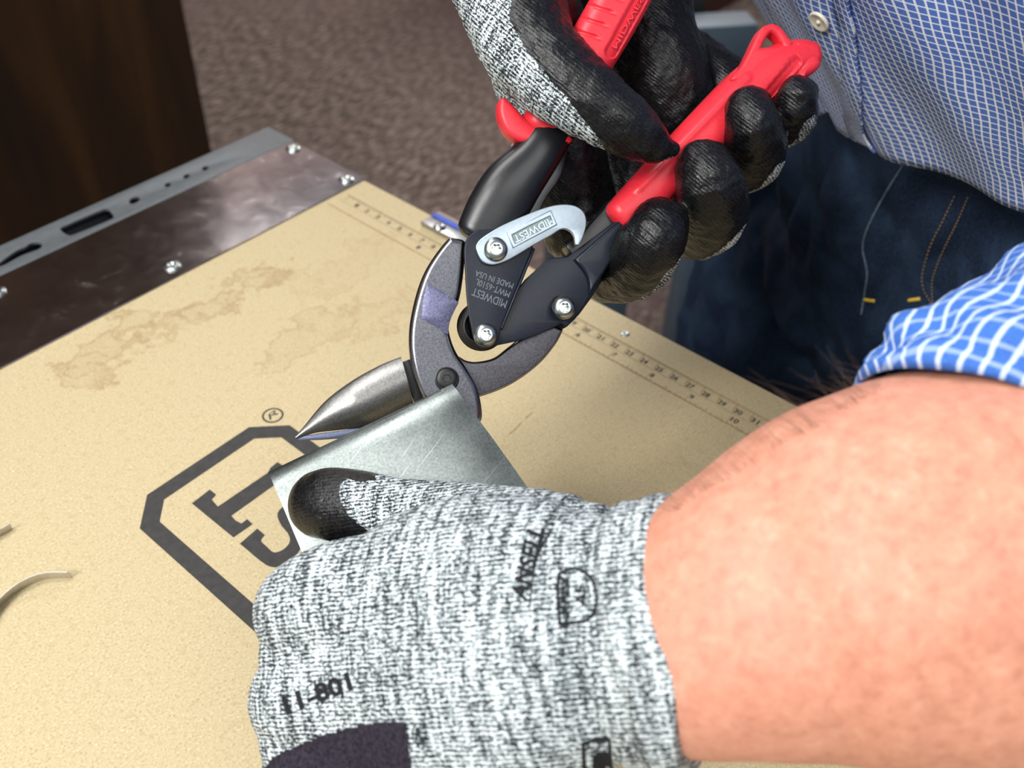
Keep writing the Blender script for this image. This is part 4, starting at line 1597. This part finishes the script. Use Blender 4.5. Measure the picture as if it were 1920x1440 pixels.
# jeans
jb = [
    chain([(.622, .098, 1.06, .128), (.632, .105, .97, .138), (.642, .112, .88, .138)], seg=40),
    chain([(.680, .205, .95, .088), (.672, .222, .86, .092), (.655, .230, .74, .088), (.652, .228, .55, .070), (.665, .228, .35, .060), (.69, .225, .08, .052)], seg=32, flat1=True),
    chain([(.575, .040, .95, .092), (.562, .035, .86, .097), (.558, .028, .72, .090), (.57, .026, .55, .072), (.585, .022, .35, .062), (.61, .018, .08, .054)], seg=32, flat1=True),
]
jm = fuse(jb, .004, 6)
co = vco(jm)
fo = fbm(co * np.array([1, 1, .6]), 17, 5.)
setco(jm, co + vno(jm) * (np.abs(fo) * .016 - .004)[:, None] * smoothstep(1.02, .95, co[:, 2])[:, None])
jtree = bvh(jm)
jeans = addmesh('jeans', jm, M['denim'], person, label='dark blue denim jeans')
for nm, path, mt_, r_ in (
        ('seam', [(1697, 305), (1668, 350), (1640, 400), (1622, 440), (1618, 470), (1626, 510), (1622, 545), (1615, 590)], 'seam', .0006),):
    addmesh(nm, online(jtree, spline(path, False, 4), r_, .0002, 3), M[mt_], jeans)


def stitches(path, name, n=46, mat='thread'):
    P = np.array(spline(path, False, 40))
    L = np.concatenate([[0], np.cumsum(np.linalg.norm(np.diff(P, axis=0), axis=1))])
    ms = []
    for k in range(n):
        a, b = L[-1] * k / n, L[-1] * (k + .62) / n
        q = [onto(jtree, np.interp(s, L, P[:, 0]), np.interp(s, L, P[:, 1]), .0004) for s in (a, (a + b) / 2, b)]
        if all(x is not None for x in q):
            ms.append(tube(q, .00045, 5))
    if ms:
        addmesh(name, joinm(ms), M[mat], jeans)


stitches([(1790, 368), (1770, 410), (1745, 460), (1730, 510), (1731, 540), (1747, 575), (1735, 610), (1700, 618), (1660, 605)], 'stitching')
stitches([(1815, 370), (1795, 415), (1768, 470), (1750, 520), (1748, 545), (1750, 575)], 'stitching', 34)
for p0, p1 in (((1704, 563), (1726, 560)), ((1621, 561), (1641, 564))):
    addmesh('bar_tack', online(jtree, [p0, p1], .0012, .0003, 6), M['yellow'], jeans)
for sx, sy in ((.672, .225), (.592, .018)):
    p = chain([(sx + .02, sy, .045, .045, .9), (sx - .08, sy + .03, .04, .045, .8), (sx - .16, sy + .06, .035, .035, .8)], seg=24)
    addmesh('shoe', p, M['black'], person)

# ------------------------------------------------------------------ the second bench behind the person
bq = U(1412, 46, 1.35)
far = empty('workbench', (float(bq[0]), float(bq[1]), 0), 'blue grey steel workbench frame seen behind the glove and shirt', 'workbench')
e_ = nrm((U(1300, 80, 1.35) - bq) * np.array([1, 1, 0]))
fx = nrm(np.cross(e_, (0, 0, 1)))
if fx @ FW < 0:
    fx = -fx
zb = float(bq[2])


def obox(o, a0, a1, b0, b1, z0, z1, bv=.003):
    me = bevel(box((a0, b0, z0), (a1, b1, z1)), bv)
    Mx = Matrix([[e_[0], fx[0], 0, o[0]], [e_[1], fx[1], 0, o[1]], [0, 0, 1, 0], [0, 0, 0, 1]])
    me.transform(Mx)
    return me


addmesh('beam', obox(bq, -.01, .17, 0, .05, zb - .070, zb), M['steelblue'], far, smooth=30)
addmesh('leg', obox(bq, -.01, .035, .001, .05, 0, zb - .070), M['steelblue'], far, smooth=30)
addmesh('leg', obox(bq, .125, .17, .001, .05, 0, zb - .070), M['steelblue'], far, smooth=30)
addmesh('shelf', obox(bq, -.01, .17, .05, .40, zb - .09, zb - .07), M['black'], far, smooth=30)
addmesh('back_beam', obox(bq, -.01, .17, .36, .41, zb - .02, zb + .06), M['rail'], far, smooth=30)
for a0 in (-.01, .125):
    addmesh('leg', obox(bq, a0, a0 + .045, .36, .405, 0, zb - .09), M['steelblue'], far, smooth=30)
tb_ = bq + e_ * .12 + fx * .16
case = empty('tool_case', (float(tb_[0]), float(tb_[1]), zb - .07), 'black plastic tool case lying in the blue grey bench frame', 'tool case')
addmesh('shell', obox(bq, .04, .165, .07, .30, zb - .068, zb + .03, .012), M['black'], case, smooth=40)
addmesh('latch', obox(bq, .036, .054, .12, .16, zb - .02, zb + .02, .003), M['screw'], case, smooth=40)

for o in list(bpy.data.objects):
    if 'wl' in o.keys():
        del o['wl']
